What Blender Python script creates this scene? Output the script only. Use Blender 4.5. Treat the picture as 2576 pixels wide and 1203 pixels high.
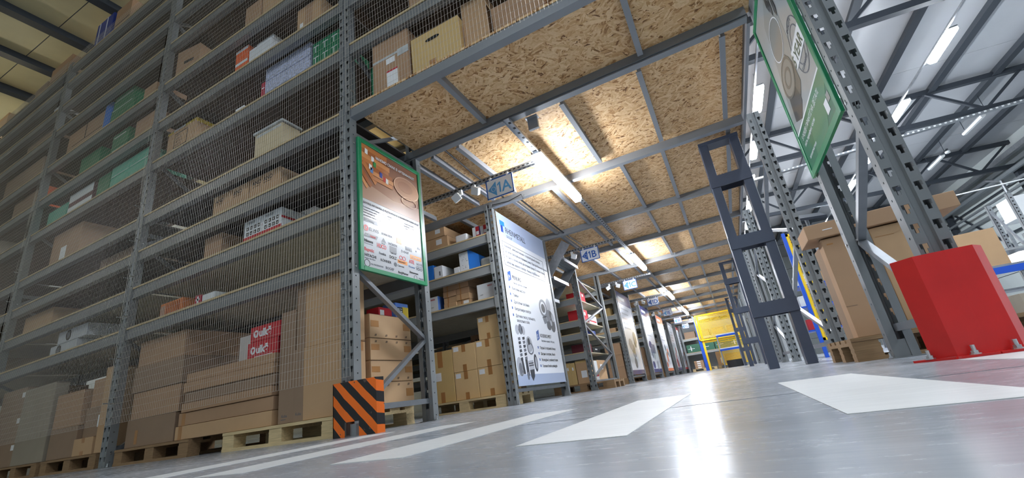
import bpy, bmesh, math, random
from mathutils import Vector, Matrix
random.seed(7)
for o in list(bpy.data.objects): bpy.data.objects.remove(o)
SC = bpy.context.scene
COL = SC.collection

# ------------------------------------------------------------------ camera
# phone lying almost on the floor: camera 9.5 cm up, rolled and tilted back
H0 = 0.095
RM = ((0.88623081, 0.44211980, -0.13831566), (-0.26294017, 0.23426319, -0.93593967), (-0.38139255, 0.86582054, 0.32386070))
cam = bpy.data.objects.new('camera', bpy.data.cameras.new('camera'))
COL.objects.link(cam)
cam.data.sensor_fit = 'HORIZONTAL'
cam.data.sensor_width = 36.0
cam.data.lens = 1081.0 / 2576.0 * 36.0
cam.data.shift_x = -11.2 / 2576.0
cam.data.shift_y = 22.5 / 2576.0
cam.data.clip_start = 0.02
cam.data.clip_end = 200
cx_, cy_, cz_ = Vector(RM[0]), -Vector(RM[1]), -Vector(RM[2])
cam.matrix_world = Matrix(((cx_.x, cy_.x, cz_.x, 0), (cx_.y, cy_.y, cz_.y, 0), (cx_.z, cy_.z, cz_.z, H0), (0, 0, 0, 1)))
SC.camera = cam

# ------------------------------------------------------------------ world, exposure, lamp powers
W = bpy.data.worlds.new('world'); SC.world = W
W.use_nodes = True
W.node_tree.nodes['Background'].inputs[0].default_value = (0.75, 0.82, 0.9, 1)
W.node_tree.nodes['Background'].inputs[1].default_value = 0.04
SC.view_settings.view_transform = 'Standard'
SC.view_settings.look = 'None'
SC.view_settings.gamma = 1.0
SC.view_settings.use_curve_mapping = False
SC.view_settings.exposure = 0.45
HALL_POWER = 115.0      # ceiling battens of the hall
AISLE_POWER = 95.0     # battens under the mezzanine
BACK_POWER = 60.0      # warmer battens over the left hall

# ------------------------------------------------------------------ materials
def lin(c):
    f = lambda v: v / 12.92 if v <= 0.04045 else ((v + 0.055) / 1.055) ** 2.4
    return tuple(f(v / 255.0) for v in c)
MATS = {}
def mat(name, rgb, rough=0.6, metal=0.0, var=0.0, scale=8.0, stretch=(1, 1, 1), bump=0.0, spec=None, coat=0.0, emit=0.0, alpha=None, ior=None):
    if name in MATS: return MATS[name]
    m = bpy.data.materials.new(name); m.use_nodes = True
    nt = m.node_tree; b = nt.nodes['Principled BSDF']
    c = lin(rgb)
    b.inputs['Base Color'].default_value = (*c, 1)
    b.inputs['Roughness'].default_value = rough
    b.inputs['Metallic'].default_value = metal
    if spec is not None: b.inputs['Specular IOR Level'].default_value = spec
    if coat: 
        b.inputs['Coat Weight'].default_value = coat; b.inputs['Coat Roughness'].default_value = 0.04
    if emit:
        b.inputs['Emission Color'].default_value = (*c, 1); b.inputs['Emission Strength'].default_value = emit
    if var or bump:
        tc = nt.nodes.new('ShaderNodeTexCoord'); mp = nt.nodes.new('ShaderNodeMapping')
        mp.inputs['Scale'].default_value = stretch
        nz = nt.nodes.new('ShaderNodeTexNoise'); nz.inputs['Scale'].default_value = scale; nz.inputs['Detail'].default_value = 5
        nt.links.new(tc.outputs['Object'], mp.inputs[0]); nt.links.new(mp.outputs[0], nz.inputs['Vector'])
        if var:
            rp = nt.nodes.new('ShaderNodeValToRGB')
            rp.color_ramp.elements[0].position = 0.3; rp.color_ramp.elements[1].position = 0.7
            rp.color_ramp.elements[0].color = (*[v * (1 - var) for v in c], 1)
            rp.color_ramp.elements[1].color = (*[min(1, v * (1 + var)) for v in c], 1)
            nt.links.new(nz.outputs['Fac'], rp.inputs[0]); nt.links.new(rp.outputs[0], b.inputs['Base Color'])
        if bump:
            bp = nt.nodes.new('ShaderNodeBump'); bp.inputs['Strength'].default_value = bump; bp.inputs['Distance'].default_value = 0.004
            nt.links.new(nz.outputs['Fac'], bp.inputs['Height']); nt.links.new(bp.outputs[0], b.inputs['Normal'])
    MATS[name] = m
    return m

def emitter(name, rgb, strength):
    m = bpy.data.materials.new(name); m.use_nodes = True
    nt = m.node_tree; b = nt.nodes['Principled BSDF']
    b.inputs['Base Color'].default_value = (0.9, 0.9, 0.9, 1)
    b.inputs['Emission Color'].default_value = (*lin(rgb), 1)
    b.inputs['Emission Strength'].default_value = strength
    return m

def osb_mat():
    m = bpy.data.materials.new('osb'); m.use_nodes = True
    nt = m.node_tree; N = nt.nodes; L = nt.links; b = N['Principled BSDF']
    b.inputs['Roughness'].default_value = 0.62
    b.inputs['Specular IOR Level'].default_value = 0.25
    tc = N.new('ShaderNodeTexCoord')
    def layer(s1, s2, seed):
        off = N.new('ShaderNodeMapping'); off.inputs['Location'].default_value = (seed, seed * 1.7, 0)
        L.new(tc.outputs['Object'], off.inputs[0])
        nz = N.new('ShaderNodeTexNoise'); nz.inputs['Scale'].default_value = 9
        L.new(off.outputs[0], nz.inputs['Vector'])
        wob = N.new('ShaderNodeVectorMath'); wob.operation = 'MULTIPLY_ADD'
        wob.inputs[1].default_value = (0.05, 0.05, 0); L.new(nz.outputs['Color'], wob.inputs[0]); L.new(off.outputs[0], wob.inputs[2])
        v1 = N.new('ShaderNodeTexVoronoi'); v1.inputs['Scale'].default_value = s1
        L.new(wob.outputs[0], v1.inputs['Vector'])
        sp = N.new('ShaderNodeSeparateColor'); L.new(v1.outputs['Color'], sp.inputs[0])
        an = N.new('ShaderNodeMath'); an.operation = 'MULTIPLY_ADD'; an.inputs[1].default_value = 2.4; an.inputs[2].default_value = -1.2
        L.new(sp.outputs[0], an.inputs[0])
        vr = N.new('ShaderNodeVectorRotate'); vr.rotation_type = 'Z_AXIS'
        L.new(wob.outputs[0], vr.inputs['Vector']); L.new(an.outputs[0], vr.inputs['Angle'])
        mp = N.new('ShaderNodeMapping'); mp.inputs['Scale'].default_value = (s2, s2 * 7.0, 0)
        L.new(vr.outputs[0], mp.inputs[0])
        v2 = N.new('ShaderNodeTexVoronoi'); v2.inputs['Scale'].default_value = 1.0
        L.new(mp.outputs[0], v2.inputs['Vector'])
        s2n = N.new('ShaderNodeSeparateColor'); L.new(v2.outputs['Color'], s2n.inputs[0])
        return s2n.outputs[1]
    a = layer(11, 7.5, 0.0); c = layer(16, 11, 3.3); d = layer(8, 6, 7.1)
    def over(lo, hi, th):
        g = N.new('ShaderNodeMath'); g.operation = 'GREATER_THAN'; g.inputs[1].default_value = th; L.new(hi, g.inputs[0])
        k = N.new('ShaderNodeMix'); L.new(g.outputs[0], k.inputs[0]); L.new(lo, k.inputs[2]); L.new(hi, k.inputs[3]); return k.outputs[0]
    class _o: outputs = [None]
    mx = _o(); mx.outputs = [over(over(a, c, .55), d, .72)]
    rp = N.new('ShaderNodeValToRGB'); cr = rp.color_ramp
    cr.elements[0].position = 0.0; cr.elements[0].color = (*lin((106, 72, 42)), 1)
    cr.elements[1].position = 1.0; cr.elements[1].color = (*lin((229, 198, 154)), 1)
    for p, c_ in ((0.1, (150, 108, 66)), (0.3, (184, 140, 93)), (0.65, (204, 163, 115))):
        e = cr.elements.new(p); e.color = (*lin(c_), 1)
    gn = N.new('ShaderNodeTexNoise'); gn.inputs['Scale'].default_value = 46; gn.inputs['Detail'].default_value = 6; L.new(tc.outputs['Object'], gn.inputs['Vector'])
    ga = N.new('ShaderNodeMath'); ga.operation = 'MULTIPLY_ADD'; ga.inputs[1].default_value = 0.5; L.new(gn.outputs['Fac'], ga.inputs[0])
    gs = N.new('ShaderNodeMath'); gs.operation = 'ADD'; gs.inputs[1].default_value = -0.25; L.new(mx.outputs[0], gs.inputs[0]); L.new(gs.outputs[0], ga.inputs[2])
    L.new(ga.outputs[0], rp.inputs[0]); L.new(rp.outputs[0], b.inputs['Base Color'])
    bp = N.new('ShaderNodeBump'); bp.inputs['Strength'].default_value = 0.25; bp.inputs['Distance'].default_value = 0.002
    L.new(mx.outputs[0], bp.inputs['Height']); L.new(bp.outputs[0], b.inputs['Normal'])
    return m

def floor_mat():
    m = bpy.data.materials.new('polished_concrete'); m.use_nodes = True
    nt = m.node_tree; N = nt.nodes; L = nt.links; b = N['Principled BSDF']
    tc = N.new('ShaderNodeTexCoord')
    def noise(sc, st, det=6):
        mp = N.new('ShaderNodeMapping'); mp.inputs['Scale'].default_value = st
        nz = N.new('ShaderNodeTexNoise'); nz.inputs['Scale'].default_value = sc; nz.inputs['Detail'].default_value = det
        L.new(tc.outputs['Object'], mp.inputs[0]); L.new(mp.outputs[0], nz.inputs['Vector']); return nz.outputs['Fac']
    n1 = noise(1.6, (1, 1.6, 1)); n2 = noise(30, (0.35, 2.4, 1), 7)
    rp = N.new('ShaderNodeValToRGB')
    rp.color_ramp.elements[0].position = 0.3; rp.color_ramp.elements[1].position = 0.72
    rp.color_ramp.elements[0].color = (*lin((138, 143, 151)), 1); rp.color_ramp.elements[1].color = (*lin((170, 175, 182)), 1)
    L.new(n1, rp.inputs[0]); L.new(rp.outputs[0], b.inputs['Base Color'])
    r2 = N.new('ShaderNodeMapRange'); r2.inputs['To Min'].default_value = 0.13; r2.inputs['To Max'].default_value = 0.36
    L.new(n2, r2.inputs[0]); L.new(r2.outputs[0], b.inputs['Roughness'])
    bp = N.new('ShaderNodeBump'); bp.inputs['Strength'].default_value = 0.16; bp.inputs['Distance'].default_value = 0.0014
    L.new(n2, bp.inputs['Height']); L.new(bp.outputs[0], b.inputs['Normal'])
    b.inputs['Specular IOR Level'].default_value = 0.45
    return m

def stripe_mat():
    # orange and black diagonal hazard paint
    m = bpy.data.materials.new('hazard_paint'); m.use_nodes = True
    nt = m.node_tree; N = nt.nodes; L = nt.links; b = N['Principled BSDF']
    tc = N.new('ShaderNodeTexCoord'); sp = N.new('ShaderNodeSeparateXYZ'); L.new(tc.outputs['Object'], sp.inputs[0])
    ad = N.new('ShaderNodeMath'); ad.operation = 'ADD'; L.new(sp.outputs[0], ad.inputs[0]); L.new(sp.outputs[2], ad.inputs[1])
    nz = N.new('ShaderNodeTexNoise'); nz.inputs['Scale'].default_value = 9; L.new(tc.outputs['Object'], nz.inputs['Vector'])
    a2 = N.new('ShaderNodeMath'); a2.operation = 'MULTIPLY_ADD'; a2.inputs[1].default_value = 0.012; L.new(nz.outputs['Fac'], a2.inputs[0]); L.new(ad.outputs[0], a2.inputs[2])
    mu = N.new('ShaderNodeMath'); mu.operation = 'MULTIPLY'; mu.inputs[1].default_value = 1 / 0.136; L.new(a2.outputs[0], mu.inputs[0])
    of = N.new('ShaderNodeMath'); of.operation = 'ADD'; of.inputs[1].default_value = 50.18; L.new(mu.outputs[0], of.inputs[0])
    fr = N.new('ShaderNodeMath'); fr.operation = 'FRACT'; L.new(of.outputs[0], fr.inputs[0])
    gt = N.new('ShaderNodeMath'); gt.operation = 'GREATER_THAN'; gt.inputs[1].default_value = 0.5; L.new(fr.outputs[0], gt.inputs[0])
    n2 = N.new('ShaderNodeTexNoise'); n2.inputs['Scale'].default_value = 26; n2.inputs['Detail'].default_value = 8; L.new(tc.outputs['Object'], n2.inputs['Vector'])
    g2 = N.new('ShaderNodeMath'); g2.operation = 'GREATER_THAN'; g2.inputs[1].default_value = 0.69; L.new(n2.outputs['Fac'], g2.inputs[0])
    mx = N.new('ShaderNodeMix'); mx.data_type = 'RGBA'
    mx.inputs[6].default_value = (*lin((32, 30, 32)), 1); mx.inputs[7].default_value = (*lin((240, 112, 24)), 1)
    L.new(gt.outputs[0], mx.inputs[0])
    m3 = N.new('ShaderNodeMix'); m3.data_type = 'RGBA'; m3.inputs[7].default_value = (*lin((86, 72, 66)), 1)
    L.new(g2.outputs[0], m3.inputs[0]); L.new(mx.outputs[2], m3.inputs[6]); L.new(m3.outputs[2], b.inputs['Base Color'])
    b.inputs['Roughness'].default_value = 0.4
    return m

OSB = osb_mat(); FLOOR = floor_mat(); HAZ = stripe_mat()
PAINT = mat('grey_rack_paint', (122, 126, 128), 0.42, 0.2, var=0.06, scale=5)
BEAM_LIT = mat('lit_grey_beam_paint', (150, 154, 154), 0.42, 0.1, var=0.05, scale=5)  # lightened to paint in the aisle lamp light on these beams
BRACE = mat('brace_steel', (124, 128, 133), 0.38, 0.4, var=0.08, scale=10)
GALV = mat('galvanised_steel', (164, 168, 173), 0.35, 0.65, var=0.12, scale=14)
ZINC = mat('zinc_bolt', (200, 202, 204), 0.3, 0.9)
DARK = mat('anthracite_paint', (68, 75, 90), 0.35, 0.1, var=0.05)
MEZB = mat('mezzanine_beam_paint', (130, 134, 139), 0.42, 0.2)
BLACKISH = mat('black_void', (14, 14, 15), 0.8)
CHIP = mat('chipboard', (196, 174, 132), 0.7, var=0.12, scale=40)
BEAM_DIM = mat('dim_grey_beam_paint', (120, 124, 127), 0.42, 0.2, var=0.05, scale=5)  # same beam paint darkened; dimness of the front rack put into the colour
SHADEDECK = mat('shaded_shelf_board', (62, 54, 48), 0.75, var=0.15, scale=12)  # shelf board darkened to paint in the shade under the upper shelves
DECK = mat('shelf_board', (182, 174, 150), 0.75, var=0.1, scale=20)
WOOD = mat('pallet_wood', (206, 184, 140), 0.75, var=0.18, scale=6, stretch=(1, 8, 20))
OLDWOOD = mat('old_pallet_wood', (140, 112, 80), 0.8, var=0.2, scale=6, stretch=(1, 8, 20))
CB1 = mat('cardboard', (170, 137, 106), 0.78, var=0.06, scale=3)
CB2 = mat('cardboard_light', (188, 154, 116), 0.78, var=0.06, scale=3)
CB3 = mat('cardboard_dull', (146, 122, 100), 0.8, var=0.08, scale=3)
CB4 = mat('cardboard_yellow', (204, 174, 116), 0.75, var=0.05, scale=3)
CB5 = mat('cardboard_grey', (150, 140, 124), 0.8, var=0.06, scale=3)
CB6 = mat('cardboard_tan', (216, 184, 134), 0.76, var=0.05, scale=3)
TAPE = mat('brown_tape', (168, 120, 70), 0.35, var=0.05)
SLIT = mat('box_gap', (54, 38, 26), 0.9)
PAPER = mat('white_paper', (232, 234, 236), 0.55, var=0.03)
INK = mat('black_ink', (30, 28, 28), 0.6)
GREYINK = mat('grey_ink', (92, 96, 104), 0.6)
WHITEB = mat('white_board', (226, 230, 234), 0.5, var=0.03)
WHITEP = mat('white_plastic', (238, 240, 240), 0.35)
REDB = mat('red_board', (190, 36, 48), 0.5)
REDK = mat('crimson_board', (178, 30, 62), 0.5)
REDP = mat('red_post_paint', (208, 38, 36), 0.36, var=0.1, scale=5, bump=0.15)
ORANGE = mat('orange_board', (236, 104, 44), 0.5)
ORANGEP = mat('orange_plastic', (206, 116, 50), 0.5)
BLUEB = mat('blue_board', (36, 116, 206), 0.45)
NAVY = mat('navy_board', (40, 62, 140), 0.45)
SKYB = mat('sky_board', (96, 140, 220), 0.45)
YELLOW = mat('yellow_paint', (246, 204, 24), 0.4)
YELLOWB = mat('yellow_board', (238, 206, 60), 0.5)
BLUEP = mat('blue_steel_paint', (30, 84, 196), 0.4)
GREENB = mat('green_board', (20, 118, 78), 0.5, var=0.08, scale=5)
TEALB = mat('teal_board', (86, 176, 150), 0.5, var=0.1, scale=9)
GREENF = mat('green_frame', (12, 132, 84), 0.35)
GLASSY = mat('poster_sheet', (198, 201, 206), 0.25, coat=1.0)
FILM = mat('clear_film', (190, 196, 198), 0.2, var=0.2, scale=14, bump=0.8)
CABLE = mat('black_cable', (24, 24, 26), 0.5)
MESHM = mat('mesh_wire', (198, 192, 182), 0.4, 0.45)
TRUSS = mat('truss_paint', (54, 60, 68), 0.5, 0.1)
PANELW = mat('white_roof_panel', (180, 183, 187), 0.35, var=0.02, scale=2)
PANELC = mat('cream_roof_panel', (222, 214, 172), 0.5, var=0.04, scale=3)
WALLM = mat('wall_panel', (206, 214, 214), 0.6, var=0.03, scale=2)
LINEP = mat('white_floor_paint', (206, 207, 206), 0.42, var=0.07, scale=9, stretch=(0.5, 3, 1))
SPECK = mat('blue_speckle_board', (178, 186, 212), 0.5, var=0.5, scale=44)
PURPLE = mat('plum_board', (92, 30, 44), 0.5)
GREYC = mat('grey_plastic', (120, 126, 130), 0.5)
L_AISLE = emitter('aisle_lamp_diffuser', (240, 246, 255), AISLE_POWER)
L_HALL = emitter('hall_lamp_diffuser', (238, 246, 255), HALL_POWER)
L_BACK = emitter('left_hall_lamp_diffuser', (255, 244, 214), BACK_POWER)

# ------------------------------------------------------------------ mesh helpers
class MB:
    def __init__(s): s.v = []; s.f = []; s.m = []
    def hexa(s, P, mi=0):
        b = len(s.v); s.v += [tuple(p) for p in P]
        for q in ((0, 3, 2, 1), (4, 5, 6, 7), (0, 1, 5, 4), (1, 2, 6, 5), (2, 3, 7, 6), (3, 0, 4, 7)):
            s.f.append(tuple(b + i for i in q)); s.m.append(mi)
    def box(s, x0, x1, y0, y1, z0, z1, mi=0):
        s.hexa(((x0, y0, z0), (x1, y0, z0), (x1, y1, z0), (x0, y1, z0), (x0, y0, z1), (x1, y0, z1), (x1, y1, z1), (x0, y1, z1)), mi)
    def bar(s, p, q, w, h, up=(0, 0, 1), mi=0):
        p = Vector(p); q = Vector(q); d = (q - p).normalized(); u = Vector(up)
        a = d.cross(u)
        if a.length < 1e-4: a = d.cross(Vector((1, 0, 0)))
        a.normalize(); u = a.cross(d); a = a * w / 2; u = u * h / 2
        s.hexa((p - a - u, p + a - u, q + a - u, q - a - u, p - a + u, p + a + u, q + a + u, q - a + u), mi)
    def cyl(s, p, q, r, n=12, mi=0, r2=None):
        p = Vector(p); q = Vector(q); d = (q - p).normalized()
        a = d.cross(Vector((0, 0, 1)))
        if a.length < 1e-3: a = Vector((1, 0, 0))
        a.normalize(); c = d.cross(a); b = len(s.v); r2 = r if r2 is None else r2
        for i in range(n):
            t = 2 * math.pi * i / n; e = a * math.cos(t) + c * math.sin(t)
            s.v.append(tuple(p + e * r)); s.v.append(tuple(q + e * r2))
        for i in range(n):
            j = (i + 1) % n
            s.f.append((b + 2 * i, b + 2 * j, b + 2 * j + 1, b + 2 * i + 1)); s.m.append(mi)
        s.f.append(tuple(b + 2 * i for i in range(n - 1, -1, -1))); s.m.append(mi)
        s.f.append(tuple(b + 2 * i + 1 for i in range(n))); s.m.append(mi)
    def tube(s, pts, r, n=6, mi=0):
        pts = [Vector(p) for p in pts]; b = len(s.v)
        for k, p in enumerate(pts):
            d = (pts[min(k + 1, len(pts) - 1)] - pts[max(k - 1, 0)]).normalized()
            a = d.cross(Vector((0.31, 0.17, 0.93)));  a.normalize(); c = d.cross(a)
            for i in range(n):
                t = 2 * math.pi * i / n; s.v.append(tuple(p + (a * math.cos(t) + c * math.sin(t)) * r))
        for k in range(len(pts) - 1):
            for i in range(n):
                j = (i + 1) % n
                s.f.append((b + k * n + i, b + k * n + j, b + (k + 1) * n + j, b + (k + 1) * n + i)); s.m.append(mi)
    def prism(s, poly, off, mi=0):
        b = len(s.v); n = len(poly); o = Vector(off)
        s.v += [tuple(p) for p in poly] + [tuple(Vector(p) + o) for p in poly]
        s.f.append(tuple(range(b, b + n))); s.m.append(mi)
        s.f.append(tuple(range(b + 2 * n - 1, b + n - 1, -1))); s.m.append(mi)
        for i in range(n):
            j = (i + 1) % n
            s.f.append((b + i, b + n + i, b + n + j, b + j)); s.m.append(mi)
    def mesh(s, name, mats, o=(0, 0, 0), fix=True):
        me = bpy.data.meshes.new(name)
        ox, oy, oz = o
        me.from_pydata([(x - ox, y - oy, z - oz) for x, y, z in s.v], [], s.f)
        for m in (mats if isinstance(mats, (list, tuple)) else [mats]): me.materials.append(m)
        me.polygons.foreach_set('material_index', s.m)
        if fix:
            bm = bmesh.new(); bm.from_mesh(me); bmesh.ops.recalc_face_normals(bm, faces=bm.faces); bm.to_mesh(me); bm.free()
        me.update(); return me
    def build(s, name, mats, parent=None, o=(0, 0, 0), bevel=0.0, smooth=False):
        """top-level: o is its base point; child: parent's base point is used"""
        org = tuple(parent['_o']) if parent is not None else o
        me = s.mesh(name, mats, org)
        if bevel:
            bm = bmesh.new(); bm.from_mesh(me)
            bmesh.ops.bevel(bm, geom=bm.edges[:], offset=bevel, segments=2, affect='EDGES', profile=0.5, clamp_overlap=True)
            bm.to_mesh(me); bm.free()
        if smooth:
            for p in me.polygons: p.use_smooth = True
        ob = bpy.data.objects.new(name, me); COL.objects.link(ob); ob['_o'] = org
        if parent is not None: ob.parent = parent
        else: ob.location = o
        return ob

LABELS = {}
def tag(o, label, cat, group=None):
    n = len(label.split())
    if n < 4 or n > 16: print('LABEL LENGTH', n, label)
    if label in LABELS and not group: print('DUP LABEL', label)
    LABELS[label] = 1
    o['label'] = label; o['category'] = cat
    if group: o['group'] = group
    return o
def empty(name, o, label, cat, group=None):
    e = bpy.data.objects.new(name, None); COL.objects.link(e); e.location = o; e['_o'] = tuple(o); e.empty_display_size = 0.05
    return tag(e, label, cat, group)
def struct(o): o['kind'] = 'structure'; return o
def dup(root, loc, label, group=None, rz=None):
    r = root.copy(); COL.objects.link(r); r.location = loc; r['_o'] = tuple(loc)
    if rz is not None: r.rotation_euler = (0, 0, rz)
    for ch in list(root.children):
        c = ch.copy(); COL.objects.link(c); c.parent = r
        for g in ch.children:
            d = g.copy(); COL.objects.link(d); d.parent = c
    cat = root['category']
    if 'group' in r and not group: del r['group']
    return tag(r, label, cat, group)
def ordn(i): return ('first', 'second', 'third', 'fourth', 'fifth', 'sixth', 'seventh', 'eighth', 'ninth', 'tenth', 'eleventh', 'twelfth')[i]

def text(name, s, size, origin, right, up, m, parent=None, align='LEFT', depth=0.0008, squash=1.0, bold=0.0):
    """lettering as thin raised mesh; origin = baseline start, in world coordinates"""
    cu = bpy.data.curves.new('t', 'FONT'); cu.body = s; cu.size = size; cu.align_x = align; cu.extrude = depth / 2; cu.offset = bold
    cu.resolution_u = 2
    ob = bpy.data.objects.new('t', cu); COL.objects.link(ob)
    dg = bpy.context.evaluated_depsgraph_get(); dg.update()
    me = bpy.data.meshes.new_from_object(ob.evaluated_get(dg), depsgraph=dg)
    bpy.data.objects.remove(ob); bpy.data.curves.remove(cu)
    r = Vector(right) * squash; u = Vector(up); n = Vector(right).cross(u)
    org = Vector(parent['_o']) if parent is not None else Vector((0, 0, 0))
    for v in me.vertices:
        v.co = Vector(origin) + r * v.co.x + u * v.co.y + n * (v.co.z + depth / 2) - org
    me.materials.clear(); me.materials.append(m)
    o = bpy.data.objects.new(name, me); COL.objects.link(o); me.name = name; o['_o'] = tuple(org)
    if parent is not None: o.parent = parent
    return o
# ------------------------------------------------------------------ layout numbers (metres)
XL = -2.379      # aisle side of the left racks
XR = 0.803       # aisle side of the right racks
PW = 0.12        # upright width
BAY = 3.218      # bay pitch along the front rack
YF = 2.30        # front face of the meshed rack
LEV = (1.337, 1.78, 2.21, 2.645, 3.35, 3.93, 4.515, 5.19, 5.69, 6.17, 6.53)
ROWS = (4.77, 8.12, 11.43, 14.75, 18.07, 21.39, 24.71)     # fronts of the double racks down the aisle
RD = 1.88
ROOF = lambda x: 7.30 - 0.07 * x

# ------------------------------------------------------------------ floor, roof, walls
m = MB(); m.box(-16, 11.3, -9, 36.2, -0.1, 0.0); struct(m.build('floor', FLOOR))
def roof(x0, x1, mt, joint):
    m = MB(); n = 0
    y = -9.0
    while y < 36:
        m.hexa(((x0, y, ROOF(x0)), (x1, y, ROOF(x1)), (x1, y + 5.63, ROOF(x1)), (x0, y + 5.63, ROOF(x0)),
                (x0, y, ROOF(x0) + .12), (x1, y, ROOF(x1) + .12), (x1, y + 5.63, ROOF(x1) + .12), (x0, y + 5.63, ROOF(x0) + .12)), 0)
        m.hexa(((x0, y + 5.63, ROOF(x0) + .01), (x1, y + 5.63, ROOF(x1) + .01), (x1, y + 5.645, ROOF(x1) + .01), (x0, y + 5.645, ROOF(x0) + .01),
                (x0, y + 5.63, ROOF(x0) + .12), (x1, y + 5.63, ROOF(x1) + .12), (x1, y + 5.645, ROOF(x1) + .12), (x0, y + 5.645, ROOF(x0) + .12)), 1)
        y += 5.645
    return struct(m.build('ceiling', [mt, GREYINK]))
roof(-2.0, 11.3, PANELW, 0); roof(-16, -2.0, PANELC, 0)
def wall(name, x0, x1, y0, y1, n, axis):
    m = MB(); m.box(x0, x1, y0, y1, 0, 8.7)
    for k in range(1, 9):
        z = k * 1.0
        if axis == 'y': m.box(x0 - .012, x0, y0, y1, z, z + .02, 1)
        elif axis == 'x': m.box(x0, x1, y0 - .012, y0, z, z + .02, 1)
    return struct(m.build(name, [WALLM, GREYINK]))
wall('wall_right', 11.1, 11.3, -9, 36, 0, 'y')
wall('wall_back', -16, 11.3, 36, 36.2, 0, 'x')
wall('wall_left', -16.2, -16, -9, 36, 0, 'n')
wall('wall_front', -16, 11.3, -9.2, -9, 0, 'n')

# expansion joint lines sawn in the floor
m = MB()
for y in (1.42, 7.4, 13.4): m.box(-16, 11, y, y + .006, 0, .0006)
for x in (3.1,): m.box(x, x + .006, -9, 36, 0, .0006)
struct(m.build('trim_1', GREYINK))

# painted crossing stripes
sl = ('far left crossing stripe of white floor paint, running toward the hazard striped post guard',
      'white crossing stripe second from left on the floor', 'long thin white crossing stripe painted left of the centre stripe',
      'white crossing stripe with sharp corner painted at the centre foreground', 'broad white crossing stripe painted in front of the anthracite column',
      'white crossing stripe running under the front edge of the red post guard')
for i, x in enumerate((-2.09, -1.53, -0.96, -0.44, 0.13, 0.70)):
    m = MB(); m.box(x, x + (.23 if i != 4 else .25), .845, 2.1, 0, .0012)
    tag(m.build('crossing_stripe', LINEP, o=(x, .845, 0)), sl[i], 'floor marking', 'white crossing stripes')

# ------------------------------------------------------------------ perforated uprights
_post = {}
def post_mesh(L):
    if L in _post: return _post[L]
    m = MB(); t = 0.003; P = 0.09
    def strip(x0, x1, y, cen):
        z = 0.03; m.box(x0, x1, y, y + t, 0, z)
        while z + P <= L:
            a, b, c = z + .026, z + .046, z + .068
            m.box(x0, x1, y, y + t, z, a)
            m.box(x0, cen - .007, y, y + t, a, b); m.box(cen + .007, x1, y, y + t, a, b)
            m.box(x0, cen - .014, y, y + t, b, c); m.box(cen + .014, x1, y, y + t, b, c)
            m.box(x0, x1, y, y + t, c, z + P)
            z += P
        m.box(x0, x1, y, y + t, z, L)
    strip(0, .043, 0, .022); strip(.077, .12, 0, .098)
    m.hexa(((.043, 0, 0), (.05, .012, 0), (.05, .015, 0), (.043, .003, 0), (.043, 0, L), (.05, .012, L), (.05, .015, L), (.043, .003, L)))
    m.box(.05, .07, .012, .015, 0, L)
    m.hexa(((.07, .012, 0), (.077, 0, 0), (.077, .003, 0), (.07, .015, 0), (.07, .012, L), (.077, 0, L), (.077, .003, L), (.07, .015, L)))
    for x0 in (0, .117):
        z = 0
        while z + P <= L:
            a, b = z + .04, z + .05
            m.box(x0, x0 + t, t, .07, z, a); m.box(x0, x0 + t, t, .03, a, b); m.box(x0, x0 + t, .04, .07, a, b); m.box(x0, x0 + t, t, .07, b, z + P)
            z += P
        m.box(x0, x0 + t, t, .07, z, L)
    m.box(t, .042, .067, .07, 0, L); m.box(.078, .117, .067, .07, 0, L)
    _post[L] = m.mesh('upright', PAINT, fix=False)
    return _post[L]

def frame(label, xr, y0, depth, L, nodes, group=None, hz=(0.16,), top=None):
    """end frame of a rack: two perforated uprights joined by bolted braces"""
    E = empty('upright_frame', (xr - PW / 2, y0, 0), label, 'rack frame', group)
    for k in range(2):
        o = bpy.data.objects.new('upright', post_mesh(L)); COL.objects.link(o); o.parent = E
        o.location = (-PW / 2, 0, 0) if k == 0 else (PW / 2, depth, 0)
        if k: o.rotation_euler = (0, 0, math.pi)
    xc = xr - .05
    ya, yb = y0 + .055, y0 + depth - .055
    for (s0, z0), (s1, z1) in zip(nodes[:-1], nodes[1:]):
        p = (xc, ya if s0 == 'F' else yb, z0); q = (xc, ya if s1 == 'F' else yb, z1)
        m = MB(); m.bar(p, q, .032, .042, (1, 0, 0)); m.build('brace', BRACE, E)
    for z in hz:
        m = MB(); m.box(xc - .016, xc + .016, ya - .02, yb + .02, z - .021, z + .021); m.build('crossbar', BRACE, E)
    for yy in (y0 + .035, y0 + depth - .035):
        m = MB(); m.box(xr - PW - .012, xr + .03, yy - .055, yy + .055, 0, .005)
        m.box(xr - .095, xr - .03, yy - .03, yy + .028, .005, .10); m.build('foot_plate', PAINT, E)
        m = MB(); m.cyl((xr + .016, yy - .02, .005), (xr + .016, yy - .02, .035), .006, 8); m.cyl((xr + .016, yy - .02, .005), (xr + .016, yy - .02, .014), .011, 6); m.build('anchor_bolt', ZINC, E)
    if L < 3 or True:
        for s, z in nodes[:6]:
            yy = ya - .02 if s == 'F' else yb + .02
            m = MB(); m.cyl((xr, yy, z), (xr + .006, yy, z), .008, 8); m.build('bolt', ZINC, E)
    return E
ZZ = [('F', .12), ('R', .69), ('F', 1.2), ('R', 1.75), ('F', 2.3)]
ZZT = ZZ + [('R', 2.85), ('F', 3.4), ('R', 3.95), ('F', 4.5), ('R', 5.05), ('F', 5.6), ('R', 6.15)]
ZW = [('F', .22), ('R', .70), ('F', 1.25), ('R', 1.76), ('F', 2.2)]
fr0 = frame('tall rack frame behind the hazard striped guard, carrying the framed poster', XL, YF, .942, 6.6, ZZT, hz=(.165, 2.43))
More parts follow.
